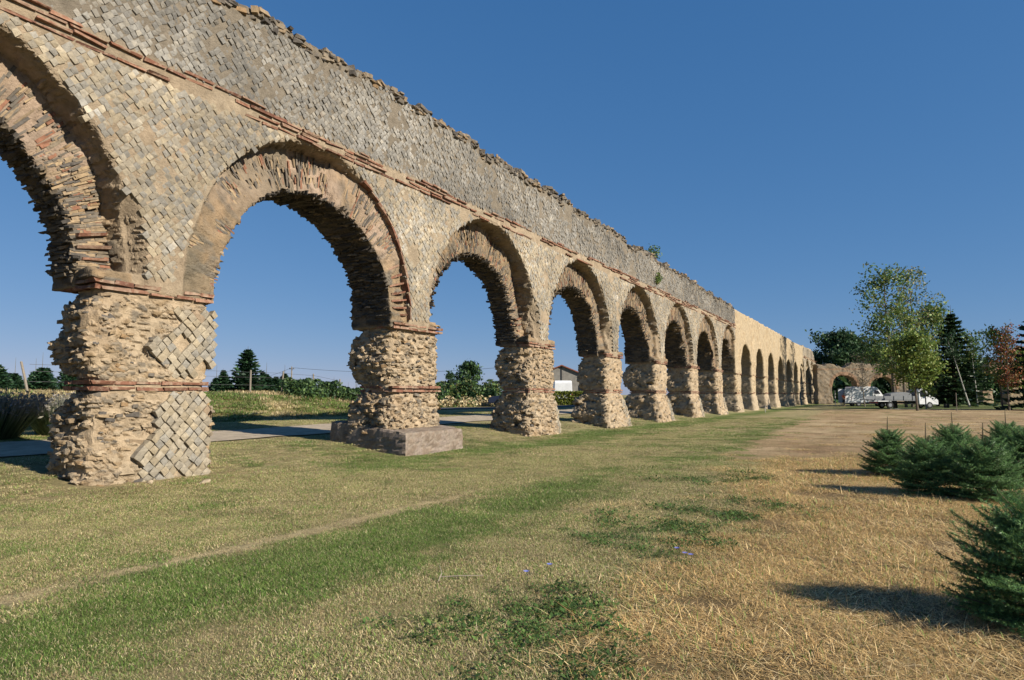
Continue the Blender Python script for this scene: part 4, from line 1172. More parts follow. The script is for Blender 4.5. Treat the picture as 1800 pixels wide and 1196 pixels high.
# --- young firs at the right: boughs, twigs and single needles
def fir_mesh(H, rad, seed, per_m=330):
    st = np.random.default_rng(seed)
    wood = MB(); seg = []      # twig segments (p0, p1, needle length)
    wood.tube([(0, 0, 0), (0.01, 0, H * .5), (0, 0.01, H * .80), (0, 0, H)], [.022, .015, .009, .004], 6, (0.22, 0.17, 0.11))
    seg.append((np.array((0, 0, H * .78)), np.array((0, 0, H)), .016))
    nw = 11
    for i in range(nw):
        q = i / (nw - 1); zz = H * (0.05 + 0.62 * q)
        L0 = rad * (1.0 - 0.66 * q ** 1.5) * (0.88 if i == 0 else 1)
        nb = 10 if q < .85 else 6
        for j in range(nb):
            az = 6.283 * j / nb + i * .7 + st.normal(0, .12); L = L0 * st.uniform(.75, 1.1); el = 0.12 + 0.62 * q + st.normal(0, .09)
            d = np.array((math.cos(az) * math.cos(el), math.sin(az) * math.cos(el), math.sin(el))); sd_ = np.array((-math.sin(az), math.cos(az), 0.0))
            p0 = np.array((0, 0, zz + st.normal(0, .02)))
            pt = lambda f: p0 + d * L * f + np.array((0, 0, -0.10 * L * math.sin(f * 2.2) + .10 * L * f * f))
            wood.tube([tuple(pt(f)) for f in (0, .5, 1)], [.007, .004, .002], 4, (0.20, 0.16, 0.10), False)
            for f in np.arange(0, 0.99, .12): seg.append((pt(f), pt(min(1, f + .12)), .021))
            ft = 0.16
            while ft < 0.96:
                for s2 in (-1, 1):
                    l2 = L * 0.46 * (1 - ft) ** 0.8 * st.uniform(.7, 1.1) + .03
                    d2 = d * .70 + sd_ * s2 * .72 + np.array((0, 0, st.normal(.05, .10))); d2 /= np.linalg.norm(d2)
                    a_ = pt(ft); e_ = a_ + d2 * l2
                    seg.append((a_, e_, .020))
                    if l2 > .12:
                        for g in (.45, .75):
                            for s3 in (-1, 1):
                                d3 = d2 * .7 + (np.cross(d2, (0, 0, 1)) * s3) * .7; d3 = d3 / np.linalg.norm(d3)
                                seg.append((a_ + d2 * l2 * g, a_ + d2 * l2 * g + d3 * l2 * .42, .018))
                ft += 0.10
    A = np.array([s_[0] for s_ in seg]); B = np.array([s_[1] for s_ in seg]); NL = np.array([s_[2] for s_ in seg])
    ln = np.linalg.norm(B - A, axis=1); cnt = np.maximum(6, (ln * per_m).astype(int))
    idx_ = np.repeat(np.arange(len(seg)), cnt); n = len(idx_); f = st.random(n)
    P = A[idx_] + (B - A)[idx_] * f[:, None]; d = (B - A)[idx_] / ln[idx_][:, None]
    r_ = st.normal(0, 1, (n, 3)) + np.array((0, 0, .55)); r_ -= d * np.sum(r_ * d, 1)[:, None]; r_ /= np.linalg.norm(r_, axis=1)[:, None]
    nd = r_ * .85 + d * .6; nd /= np.linalg.norm(nd, axis=1)[:, None]
    w_ = np.cross(nd, d); w_ /= np.maximum(np.linalg.norm(w_, axis=1), 1e-6)[:, None]
    L = NL[idx_] * st.uniform(.8, 1.25, n)
    V = np.stack([P - w_ * .0023, P + w_ * .0023, P + nd * L[:, None]], 1)
    base = np.array([(0.080, 0.160, 0.056), (0.105, 0.200, 0.066), (0.060, 0.125, 0.048), (0.15, 0.255, 0.085)])
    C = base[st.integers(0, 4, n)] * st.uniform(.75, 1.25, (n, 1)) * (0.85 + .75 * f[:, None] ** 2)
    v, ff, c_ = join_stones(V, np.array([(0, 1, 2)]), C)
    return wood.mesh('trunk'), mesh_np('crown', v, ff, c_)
fir_src = [fir_mesh(1.0, .66, 5), fir_mesh(1.0, .54, 9), fir_mesh(1.05, .62, 21)]
FIRS = [(1800, 4.75, 0, 1.06, 0.3, 'dark green young fir nearest the camera, cut by the right edge of the picture'),
        (1556, 13.2, 1, 1.12, 1.2, 'small young fir at the left end of the fir group'),
        (1622, 10.8, 2, 1.05, 2.2, 'bushy young fir in front of the fir group, left of the widest one'),
        (1722, 10.2, 0, 1.12, 0.9, 'widest young fir in front of the fir group, before the brown field'),
        (1668, 13.2, 2, 1.15, 4.0, 'young fir behind the front pair of firs, with tall bare leader'),
        (1800, 11.9, 1, 1.25, 5.0, 'young fir of the group at the right picture edge'),
        (1762, 14.8, 2, 1.15, 3.1, 'farthest young fir at the back of the fir group')]
for px, z, si, sc_, rz, lab in FIRS:
    x, y = from_px(px, z)
    root = tag(empty('young_fir', (x, y, gz(x, y))), lab, 'fir tree', 'young firs at the edge of the field')
    root.rotation_euler = (0, 0, rz); root.scale = (sc_, sc_, sc_)
    for nm, me, mt in (('trunk', fir_src[si][0], m_bark), ('crown', fir_src[si][1], m_needle)):
        o = bpy.data.objects.new(nm, me); COL.objects.link(o); o.parent = root
        if not me.materials: me.materials.append(mt)
m_post = surf_mat('pale_wood', (0.52, 0.49, 0.44), False, 0.8, vscale=20, bscale=60, bstr=.3, bdist=.005, coord='object')
x, y = from_px(1797, 5.75); mb = MB(); mb.tube([(0, 0, 0), (0.004, 0, .6), (0, .004, 1.02)], [.017, .016, .015], 8); o = obj('stake', mb.mesh('stake'), m_post, None, (x, y, gz(x, y)))
tag(o, 'thin pale wooden stake standing behind the nearest fir', 'stake')

# ------------------------------------------------------------------ right background
def ruin(name, label, px, z, length, thick, height, arches, warm, seed, turn=0.0, h=0.11):
    """arches: (centre, half width, springing height)"""
    x0, y0 = from_px(px, z)
    ys = np.arange(-.8, length + .8, h); us = np.arange(-.7, thick + .7, h); zs = np.arange(-.3, height + 1, h)
    Yg, Ug, Zg = [q.ravel() for q in np.meshgrid(ys, us, zs, indexing='ij')]
    n1 = vnoise(Yg * .9 + seed, Ug * .9, Zg * .9); n2 = vnoise(Yg * 3 + seed, Ug * 3, Zg * 3)
    tz = height + .35 * vnoise(Yg * .7 + seed, Yg * 0, Yg * 0) + .15 * vnoise(Yg * 2.5 + seed, Yg * 0, Yg * 0)
    f = np.maximum.reduce([-Yg, Yg - length, -Ug, Ug - thick, Zg - tz, -Zg - .3])
    for c_, hw, sp_ in arches:
        t = Yg - c_; dd = np.where(Zg > sp_, np.sqrt(t ** 2 + (Zg - sp_) ** 2) - hw, np.abs(t) - hw)
        f = np.maximum(f, -dd)
    f = f + .12 * n1 + .06 * n2 - .05 * (np.abs(Zg - .5) < .45)
    V, Q = surface_nets(f.reshape(len(ys), len(us), len(zs)), (ys[0], us[0], zs[0]), h)
    y, u, zz = V.T
    d1, d2, cid = cells(y / .28, u / .28, zz / .16)
    dm = np.full(len(y), 9.0)
    for c_, hw, sp_ in arches: dm = np.minimum(dm, np.abs(np.where(zz > sp_, np.sqrt((y - c_) ** 2 + (zz - sp_) ** 2) - hw, 9)))
    col = lerp(np.tile(np.array(warm), (len(y), 1)), GREY * 1.2, (cid > .55) * .55)
    col = lerp(col, np.array((0.36, 0.20, 0.12)), ((dm < .55) & (u < .3)) * .6 + (np.abs(zz - height + .7) < .12) * .5)
    g = YAW + turn
    R_ = np.array(((math.cos(R(g)), -math.sin(R(g))), (math.sin(R(g)), math.cos(R(g)))))
    XY = np.stack([y, u], 1) @ R_.T
    root = tag(empty(name, (x0, y0, 0)), label, 'ruin')
    o = obj('wall', mesh_np('wall', np.concatenate([XY, zz[:, None]], 1), Q, col * (.85 + .3 * cid[:, None]), False), m_core, root, (x0, y0, 0))
    return root
ruin('arch_ruin', 'ruined arches standing across the end of the aqueduct behind the white van', 1436, 110, 14.5, 1.7, 6.3, [(4.35, 1.95, 2.75), (10.6, 2.0, 2.4)], (0.33, 0.26, 0.185), 3.0)
ruin('arch_ruin', 'pale arch ruin standing behind the red leaved tree', 1739, 104, 11, 1.6, 6.1, [(0.15, 2.4, 2.4), (6.9, 2.2, 2.5)], (0.50, 0.38, 0.23), 9.0)
ruin('pier_stump', 'broken pier stump left of the pale arch ruin', 1725, 103, 1.4, 1.3, 2.6, [], (0.50, 0.38, 0.24), 15.0)

GA = [(0.075, 0.125, 0.040), (0.10, 0.155, 0.048), (0.055, 0.095, 0.032), (0.16, 0.155, 0.05)]
GL = [(0.13, 0.19, 0.04), (0.17, 0.225, 0.05), (0.10, 0.15, 0.034), (0.22, 0.24, 0.06)]
GD = [(0.032, 0.062, 0.027), (0.042, 0.08, 0.032), (0.025, 0.046, 0.022)]
GP = [(0.22, 0.20, 0.09), (0.15, 0.17, 0.06), (0.28, 0.24, 0.12)]
RD = [(0.20, 0.06, 0.032), (0.26, 0.085, 0.04), (0.14, 0.05, 0.03), (0.18, 0.11, 0.045)]
layered = lambda t: 0.35 + 0.75 * math.sin(math.pi * (0.15 + 0.75 * t)) * (0.7 + 0.3 * math.sin(t * 19))
broadleaf('maple_tree', 'tallest tree of the group, sparse dark green boughs in layers, slender trunk', 1566, 80, 16.2, 3.5, .22, GA + GL[:1], 400, 11, .23, .20, prof=layered, up=.30, limbs=40, spread=.45)
broadleaf('maple_tree', 'tall thin tree with pale yellowish crown and bare top twigs', 1602, 86, 17.0, 3.6, .30, GP + GA, 170, 10, .22, .17, up=.75, limbs=30, spread=.42)
broadleaf('lime_tree', 'bright green low crowned tree with straight trunk beside the truck cab', 1609, 66, 7.0, 2.3, .36, GL, 340, 14, .21, .11, up=.3, spread=.36)
broadleaf('lime_tree', 'bright green tree above the truck, behind the bright low crowned tree', 1590, 84, 12.0, 3.2, .32, GL + GA, 230, 11, .24, .15, up=.4, spread=.45)
broadleaf('oak_tree', 'mid green rounded tree right of the tall pale tree', 1645, 94, 13.4, 3.6, .28, GA + GL, 400, 12, .26, .2, up=.6, spread=.5)
broadleaf('dark_oak', 'dark round crowned tree behind the arch ruins', 1484, 135, 12.6, 5.6, .25, GD, 760, 14, .42, .32, up=.6, spread=.7, limbs=32)
broadleaf('dark_oak', 'dark tree behind the second ruined arch, partly hidden by the tall tree', 1535, 140, 10.0, 4.8, .25, GD, 520, 14, .42, .3, up=.6, spread=.7)
broadleaf('birch_tree', 'leaning white birch trunk with few leaves', 1704, 86, 9.0, 1.5, .65, GD, 60, 10, .22, .11, bark=(.55, .53, .48), lean=-.33, limbs=9)
broadleaf('birch_tree', 'upright white birch trunk beside the leaning one', 1712, 88, 9.2, 1.6, .62, GA, 80, 10, .22, .10, bark=(.55, .53, .48), limbs=10)
broadleaf('red_tree', 'slender tree with red brown autumn leaves near the right edge', 1773, 67, 8.4, 1.3, .26, RD + [(0.12, 0.11, 0.04)], 130, 10, .16, .08, up=.8, spread=.3)
broadleaf('lime_tree', 'light green tree left of the red leaved tree', 1755, 70, 8.0, 1.9, .30, GL, 200, 11, .19, .08, up=.7, spread=.34)
broadleaf('bare_tree', 'small grey leafless tree in front of the white van', 1517, 88, 6.0, 2.4, .30, [(0.20, 0.16, 0.11)], 60, 8, .14, .08, bark=(.22, .19, .16), up=.9, limbs=22)
broadleaf('young_tree', 'thin forked young tree before the truck cab', 1626, 72, 5.2, 1.6, .30, GL, 150, 10, .18, .07, bark=(.30, .27, .23), up=1.0, limbs=12)
broadleaf('lime_tree', 'green tree low behind the red leaved tree at the right edge', 1799, 78, 6.4, 2.0, .30, GL, 260, 12, .24, .10, up=.5, spread=.4)
def big_conifer(px, z, H, rad, lab, seed, cols=GD, tiers=17, per=10, droop=.45):
    x, y = from_px(px, z); root = tag(empty('conifer_tree', (x, y, gz(x, y) - .05)), lab, 'conifer')
    a_, b_ = conifer_mesh(H, rad, tiers, per, cols, seed, droop, .55, 9)
    obj('trunk', a_, m_bark, root, (x, y, gz(x, y) - .05)); obj('crown', b_, m_needle, root, (x, y, gz(x, y) - .05))
big_conifer(1676, 90, 13.8, 4.6, 'large dark cedar with level drooping boughs behind the birches', 2, GD, 21, 13)
big_conifer(1704, 112, 9.5, 3.6, 'dark conifer behind the two birch trunks', 4)
big_conifer(1838, 68, 13.0, 4.2, 'conifer beyond the right edge reaching a bough into the picture', 6)
big_conifer(1628, 118, 9.0, 3.4, 'dark conifer in shade behind the truck', 8)
# woodland that reads as one mass behind all of them
n = 10500
pxs = rng.uniform(1440, 1900, n); zs_ = rng.uniform(128, 150, n)
hh = 4.6 + 2.6 * sstep(1530, 1570, pxs) + 1.6 * vnoise(pxs * .035, zs_ * .08, pxs * 0) + 1.0 * vnoise(pxs * .11, zs_ * .2, pxs * 0 + 4)
lat = (pxs - 900) / FPX * zs_
P = np.stack([lat * CY - zs_ * SY, lat * SY + zs_ * CY, hh * rng.random(n) ** .75], 1)
v, f, c_ = cards(P, .95, GD + [GA[2]])
o = obj('woodland', mesh_np('woodland', v, f, c_), m_leaf); tag(o, 'dark mass of woodland behind the ruins on the right', None, None, 'stuff')

# ------------------------------------------------------------------ vehicles
m_white = plain('white_paint', (0.72, 0.73, 0.74), .3, 0, .5)
m_dpaint = plain('dark_blue_paint', (0.018, 0.025, 0.05), .25, 0, .5)
m_glass = plain('vehicle_glass', (0.015, 0.018, 0.022), .08, 0, .6)
m_tyre = plain('tyre', (0.02, 0.02, 0.02), .85)
m_rim = plain('rim', (0.32, 0.33, 0.34), .4, .6)
m_steel = plain('bed_steel', (0.22, 0.23, 0.24), .5, .3)
m_black = plain('black_trim', (0.02, 0.02, 0.022), .6)
m_red = plain('lamp_red', (0.35, 0.02, 0.015), .3)
m_lamp = plain('lamp_clear', (0.6, 0.6, 0.58), .2)
import bmesh
def prism(name, prof, w, mat, parent, base, bev=0.04, tumble=0.0, zb=1.0, ht=1.0, yoff=0.0):
    """side outline (x, z) given a width, upper part drawn in, edges bevelled; local frame x forward"""
    bm = bmesh.new()
    sides = []
    for s_ in (-1, 1):
        vs = []
        for x, z in prof:
            k_ = 1 - tumble * min(1, max(0, (z - zb) / ht))
            vs.append(bm.verts.new((x, yoff + s_ * w / 2 * k_, z)))
        sides.append(vs)
    bm.faces.new(sides[0]); bm.faces.new(list(reversed(sides[1])))
    n = len(prof)
    for i in range(n):
        j = (i + 1) % n
        bm.faces.new((sides[0][j], sides[0][i], sides[1][i], sides[1][j]))
    bmesh.ops.recalc_face_normals(bm, faces=bm.faces)
    if bev: bmesh.ops.bevel(bm, geom=list(bm.edges), offset=bev, segments=2, affect='EDGES', clamp_overlap=True)
    me = bpy.data.meshes.new(name); bm.to_mesh(me); bm.free()
    o = bpy.data.objects.new(name, me); me.materials.append(mat); COL.objects.link(o); o.parent = parent
    return o
def wheel(parent, x, y, r, w=.2):
    def ring(name, mat, rr, ww, par):
        bm = bmesh.new(); bmesh.ops.create_cone(bm, cap_ends=True, segments=20, radius1=rr, radius2=rr, depth=ww, matrix=Matrix.Rotation(math.pi / 2, 4, 'X'))
        bmesh.ops.bevel(bm, geom=[e for e in bm.edges], offset=ww * .14, segments=1, affect='EDGES', clamp_overlap=True)
        me = bpy.data.meshes.new(name); bm.to_mesh(me); bm.free(); me.materials.append(mat)
        o = bpy.data.objects.new(name, me); COL.objects.link(o); o.parent = par; return o
    t = ring('wheel', m_tyre, r, w, parent); t.location = (x, y, r)
    ring('rim', m_rim, r * .62, w + .02, t)
def vehicle_root(name, label, cat, x, y, head):
    o = tag(empty(name, (x, y, gz(x, y))), label, cat); o.rotation_euler = (0, 0, head); return o
HEAD = R(YAW)
def van(label, x, y, head, mat, Lh=5.3, Hh=2.6, w=1.95, name='van'):
    r = vehicle_root(name, label, 'van', x, y, head); hl = Lh / 2
    prof = [(-hl, .35), (-hl, Hh - .25), (-hl + .15, Hh), (hl - 2.1, Hh), (hl - 1.75, Hh - .12), (hl - .95, 1.28), (hl - .15, 1.02), (hl, .75), (hl, .32)]
    prism('body', prof, w, mat, r, None, .05, .10, 1.1, Hh - 1.1)
    for s_ in (-1, 1):
        prism('side_window', [(hl - 2.25, 1.22), (hl - 2.2, Hh - .48), (hl - 1.72, Hh - .50), (hl - 1.12, 1.24)], .02, m_glass, r, None, 0, yoff=s_ * (w / 2 * .955))
        wheel(r, -hl + .95, s_ * (w / 2 - .12), .34); wheel(r, hl - .95, s_ * (w / 2 - .12), .34)
        prism('headlight', [(hl - .12, .78), (hl - .25, 1.0), (hl + .005, .9), (hl + .01, .78)], .3, m_lamp, r, None, 0.01, yoff=s_ * (w / 2 - .2))
        prism('tail_light', [(-hl - .012, .9), (-hl - .012, 1.35), (-hl + .05, 1.35), (-hl + .05, .9)], .12, m_red, r, None, 0.01, yoff=s_ * (w / 2 - .09))
        prism('door_seam', [(hl - 2.42, .45), (hl - 2.42, Hh - .3), (hl - 2.40, Hh - .3), (hl - 2.40, .45)], .012, m_black, r, None, 0, yoff=s_ * (w / 2 * .975))
    a_ = .30
    prism('windscreen', [(hl - 1.70, Hh - .22), (hl - 1.01, 1.33), (hl - .985, 1.345), (hl - 1.675, Hh - .205)], w * .80, m_glass, r, None, 0)
    prism('bumper', [(-hl - .05, .32), (-hl - .05, .55), (hl + .04, .55), (hl + .04, .30)], w * 1.005, m_black, r, None, .03)
    return r
x, y = from_px(1523, 92)
v_ = van('white panel van with its rear doors open before the ruined arch', x, y, HEAD, m_white)
for s_ in (-1, 1):   # rear doors swung open, a black sheet standing in for the shaded interior
    prism('rear_door', [(-2.65 - .85, .45), (-2.65 - .85, 2.3), (-2.65, 2.3), (-2.65, .45)], .05, m_white, v_, None, .01, yoff=s_ * .93)
prism('load_shade_sheet', [(-2.672, .5), (-2.672, 2.35), (-2.66, 2.35), (-2.66, .5)], 1.66, m_black, v_, None, 0)
x, y = from_px(987, 78)
van('white van parked behind the yellow green hedge, seen from behind', x, y, R(YAW + 90), m_white, 5.0, 2.55, 2.1)
# tipper truck
x, y = from_px(1583, 78)
t_ = vehicle_root('truck', 'white cab flatbed tipper truck parked behind the tree trunks', 'truck', x, y, HEAD)
prism('chassis', [(-3.3, .55), (-3.3, .75), (3.2, .75), (3.2, .55)], .9, m_black, t_, None, .02)
prism('cab', [(1.35, .42), (1.35, 2.05), (1.5, 2.2), (2.15, 2.2), (2.75, 1.35), (3.35, 1.12), (3.55, .85), (3.55, .40)], 1.95, m_white, t_, None, .06, .12, 1.2, 1.0)
for s_ in (-1, 1):
    prism('side_window', [(1.55, 1.32), (1.6, 2.0), (2.05, 2.0), (2.52, 1.34)], .02, m_glass, t_, None, 0, yoff=s_ * .925)
    prism('headlight', [(3.4, .8), (3.35, 1.0), (3.56, .92), (3.57, .8)], .28, m_lamp, t_, None, .01, yoff=s_ * .75)
    prism('mirror', [(2.3, 1.4), (2.3, 1.75), (2.42, 1.75), (2.42, 1.4)], .18, m_black, t_, None, .02, yoff=s_ * 1.12)
    for wx in (-1.9, 2.55): wheel(t_, wx, s_ * .85, .37, .26)
    prism('dropside', [(-3.6, .98), (-3.6, 1.38), (1.05, 1.38), (1.05, .98)], .05, m_steel, t_, None, .01, yoff=s_ * 1.03)
    for rx in (-2.6, -1.5, -.4, .6): prism('stanchion', [(rx, .95), (rx, 1.41), (rx + .07, 1.41), (rx + .07, .95)], .05, m_steel, t_, None, 0, yoff=s_ * 1.075)
prism('windscreen', [(2.19, 2.12), (2.74, 1.38), (2.765, 1.395), (2.215, 2.135)], 1.6, m_glass, t_, None, 0)
prism('bed', [(-3.6, .86), (-3.6, .97), (1.1, .97), (1.1, .86)], 2.1, m_steel, t_, None, .01)
prism('tailgate', [(-4.35, .95), (-4.35, 1.02), (-3.62, 1.02), (-3.62, .95)], 2.0, m_steel, t_, None, .01)
prism('headboard', [(1.1, .9), (1.1, 2.05), (1.18, 2.05), (1.18, .9)], 2.0, m_steel, t_, None, .01)
prism('load', [(-2.0, .98), (-1.7, 1.65), (-.2, 1.85), (.8, 1.7), (1.0, .98)], 1.5, m_steel, t_, None, .1)
prism('rear_lamp_bar', [(-3.34, .6), (-3.34, .78), (-3.28, .78), (-3.28, .6)], 1.7, m_red, t_, None, 0)
# dark car behind the third pier
x, y = from_px(903, 60)
c_ = vehicle_root('parked_car', 'dark blue estate car parked behind the third pier', 'car', x, y, R(YAW + 180))
prism('body', [(-2.2, .35), (-2.25, .95), (-2.05, 1.0), (1.1, 1.02), (2.05, .85), (2.25, .6), (2.2, .3)], 1.8, m_dpaint, c_, None, .06)
prism('cabin', [(-2.12, .98), (-1.85, 1.62), (-1.5, 1.72), (.15, 1.72), (.45, 1.62), (1.15, .98)], 1.66, m_dpaint, c_, None, .06, .16, 1.0, .7)
for s_ in (-1, 1):
    prism('side_window', [(-1.85, 1.06), (-1.65, 1.5), (.3, 1.54), (.85, 1.06)], .02, m_glass, c_, None, 0, yoff=s_ * .775)
    prism('mirror', [(.7, 1.05), (.7, 1.22), (.9, 1.2), (.9, 1.05)], .2, m_dpaint, c_, None, .03, yoff=s_ * .95)
    prism('headlight', [(2.0, .66), (1.9, .82), (2.1, .78), (2.22, .66)], .35, m_lamp, c_, None, .01, yoff=s_ * .65)
    for wx in (-1.35, 1.35): wheel(c_, wx, s_ * .8, .33)
prism('windscreen', [(.50, 1.60), (1.12, 1.03), (1.15, 1.045), (.53, 1.615)], 1.4, m_glass, c_, None, 0)

# person in an orange vest at the back of the van
def skin_fig(name, joints, edges, mat, parent):
    me = bpy.data.meshes.new(name); me.from_pydata([j[0] for j in joints], edges, [])
    o = bpy.data.objects.new(name, me); COL.objects.link(o); o.parent = parent; me.materials.append(mat)
    md = o.modifiers.new('skin', 'SKIN')
    for sv, j in zip(me.skin_vertices[0].data, joints): sv.radius = (j[1], j[1] if len(j) < 3 else j[2])
    me.skin_vertices[0].data[0].use_root = True
    sb = o.modifiers.new('sub', 'SUBSURF'); sb.levels = 1; sb.render_levels = 1
    return o
x, y = from_px(1481, 90.2)
p_ = tag(empty('person', (x, y, gz(x, y))), 'person in an orange vest and dark trousers standing at the open van', 'person')
p_.rotation_euler = (0, 0, HEAD - 1.1)
m_skin, m_or, m_tr, m_hair = plain('skin', (.45, .27, .19), .6), plain('orange_vest', (.85, .12, .015), .6), plain('trousers', (.02, .022, .03), .8), plain('hair', (.05, .035, .025), .8)
J = [((0, 0, .95), .13, .10), ((0, 0, 1.15), .13, .10), ((0, 0, 1.38), .16, .10), ((0, 0, 1.48), .06, .06), ((0.02, 0, 1.58), .075, .085), ((.03, 0, 1.70), .06, .07),
     ((0, .19, 1.40), .055), ((.03, .25, 1.14), .045), ((.2, .22, .98), .035), ((.27, .21, .95), .03, .022), ((0, -.19, 1.40), .055), ((.04, -.25, 1.14), .045), ((.22, -.2, 1.0), .035), ((.29, -.19, .98), .03, .022),
     ((0, .09, .88), .09), ((.02, .11, .48), .06), ((-.02, .11, .09), .045), ((.12, .12, .04), .04, .03), ((0, -.09, .88), .09), ((-.03, -.11, .48), .06), ((-.08, -.11, .09), .045), ((.06, -.12, .04), .04, .03)]
skin_fig('body', J, [(0, 1), (1, 2), (2, 3), (3, 4), (4, 5), (2, 6), (6, 7), (7, 8), (8, 9), (2, 10), (10, 11), (11, 12), (12, 13), (0, 14), (14, 15), (15, 16), (16, 17), (0, 18), (18, 19), (19, 20), (20, 21)], m_skin, p_)
skin_fig('vest', [((0, 0, .98), .165, .125), ((0, 0, 1.18), .165, .13), ((0, 0, 1.40), .18, .125), ((0, .2, 1.41), .075), ((.02, .25, 1.2), .065), ((0, -.2, 1.41), .075), ((.02, -.25, 1.2), .065)], [(0, 1), (1, 2), (2, 3), (3, 4), (2, 5), (5, 6)], m_or, p_)
skin_fig('trousers', [((0, 0, .97), .15, .12), ((0, .09, .86), .10), ((.02, .11, .48), .075), ((-.02, .11, .12), .065), ((0, -.09, .86), .10), ((-.03, -.11, .48), .075), ((-.08, -.11, .12), .065)], [(0, 1), (1, 2), (2, 3), (0, 4), (4, 5), (5, 6)], m_tr, p_)
skin_fig('hair', [((0, 0, 1.66), .085), ((.01, 0, 1.74), .075)], [(0, 1)], m_hair, p_)

# posts and small things by the ruins
def post(name, label, px, z, h, r, mat, lean=0.0, cat='post', group=None):
    x, y = from_px(px, z); mb = MB()
    mb.tube([(0, 0, -.1), (lean * h * .5 * CY, lean * h * .5 * SY, h * .5), (lean * h * CY, lean * h * SY, h)], [r, r * .96, r * .9], 7, (1, 1, 1))
    mb.tube([(lean * h * CY, lean * h * SY, h), (lean * h * CY, lean * h * SY, h + r * .5)], [r * .9, r * .4], 7, (1, 1, 1))
    o = obj(name, mb.mesh(name), mat, None, (x, y, gz(x, y))); return tag(o, label, cat, group)
m_oldwood = surf_mat('weathered_wood', (0.30, 0.26, 0.21), False, 0.9, vscale=18, bscale=50, bstr=.5, bdist=.008, coord='object')
post('barrier_post', 'white post in the ruined arch left of the person', 1466, 102, 2.1, .07, m_post)
post('barrier_post', 'white post between the ruined arch and the person', 1476, 102, 2.2, .07, m_post)
post('stake', 'thin upright stake on the field edge right of the truck', 1678, 64, 1.7, .035, m_oldwood)
post('stake', 'short white stake at the foot of the far pale arches', 1343, 60, .55, .03, m_post)
for px, lab in ((1658, 'left one of two small dark rubble buckets on the far grass'), (1663, 'right one of two small dark rubble buckets on the far grass')):
    x, y = from_px(px, 80); mb = MB(); mb.tube([(0, 0, 0), (0, 0, .42), (0, 0, .45), (0, 0, .2)], [.13, .18, .16, .12], 10); o = obj('bucket', mb.mesh('bucket'), m_black, None, (x, y, gz(x, y))); tag(o, lab, 'bucket')
x, y = from_px(1583, 72); mb = MB(); mb.box(-1.3, 1.3, -.06, .06, 0, .06, jit=.01); o = obj('plank', mb.mesh('plank'), m_post, None, (x, y, gz(x, y) + .01)); o.rotation_euler = (0, 0, HEAD); tag(o, 'pale plank lying on the grass before the truck', 'plank')
# ------------------------------------------------------------------ left background
def at_X(px, X):
    """(Y, depth) of the photo column px on the line x = X"""
    r_ = (px - 900) / FPX
    Yv = (-X * CY + r_ * (-X * SY)) / (SY - r_ * CY)
    return Yv, Yv * CY - X * SY
src = [conifer_mesh(h_, r_, 13, 9, [(0.030, 0.070, 0.034), (0.042, 0.090, 0.038), (0.022, 0.050, 0.028)], sd_, .12, .17, 6) for h_, r_, sd_ in ((1.9, .80, 31), (1.7, .85, 32), (2.1, .75, 33), (1.5, .8, 34))]
lead = MB(); lead.tube([(0, 0, 1.4), (0, 0, 2.45)], [.02, .008], 4, (0.16, 0.15, 0.10)); lead_me = lead.mesh('leader'); lead_me.materials.append(m_bark)
def plant_fir(x, y, i, s_, lab, grp, top=False):
    root = tag(empty('plantation_fir', (x, y, gz(x, y) - .05)), lab, 'fir tree', grp); root.scale = (s_, s_, s_); root.rotation_euler = (0, 0, rng.uniform(0, 6.28))
    for nm, me, mt in (('trunk', src[i][0], m_bark), ('crown', src[i][1], m_needle)) + ((('leader', lead_me, m_bark),) if top else ()):
        o = bpy.data.objects.new(nm, me); COL.objects.link(o); o.parent = root
        if not me.materials: me.materials.append(mt)
for row, X in enumerate((-35.0, -37.6, -40.2)):
    y = 12.0 + row * .8
    while y < 62:
        px_ = 900 + FPX * (X * CY + y * SY) / (y * CY - X * SY)
        vis = (px_ < 125) or (380 < px_ < 645) or (775 < px_ < 875)
        if vis:
            plant_fir(X + rng.normal(0, .25), y + rng.normal(0, .2), int(rng.integers(4)), rng.uniform(.62, .88), ('small plantation fir left of the first pier' if px_ < 200 else 'small plantation fir between the first and second piers' if px_ < 700 else 'small plantation fir between the second and third piers') + (', with tall bare leader' if (tl := rng.random() < .55) else ''), 'firs of the plantation behind the aqueduct', tl)
        y += rng.uniform(1.0, 1.5)
Yv, z_ = at_X(435, -34.2)
plant_fir(-34.2, Yv, 2, 1.42, 'tallest plantation fir, pointed, just right of the first pier', 'firs of the plantation behind the aqueduct', False)
# fence posts with wires along the bank
FP = [(52, -.28, 'tilted fence post far left of the first pier'), (441, 0, 'fence post just right of the first pier'), (496, .06, 'second fence post right of the first pier'), (553, -.05, 'third fence post right of the first pier'), (597, .03, 'fence post close to the second pier')]
tops = []
for px, ln, lab in FP:
    Yv, z_ = at_X(px, -32.6)
    post('fence_post', lab, px, z_, 1.35, .055, m_oldwood, ln, 'post', 'fence posts on the bank')
    tops.append((-32.6, Yv, gz(-32.6, Yv)))
m_wire = plain('wire', (0.10, 0.10, 0.10), .5, .6)
mb = MB()
for hgt in (.5, .95, 1.25):
    pts = [(a_[0], a_[1], a_[2] + hgt) for a_ in tops]
    mb.tube([pts[0], pts[1]], .008, 4, cap=False); mb.tube(pts[1:], .008, 4, cap=False)
o = obj('fence_wire', mb.mesh('fence_wire'), m_wire); tag(o, 'thin wires strung between the fence posts on the bank', 'wire')
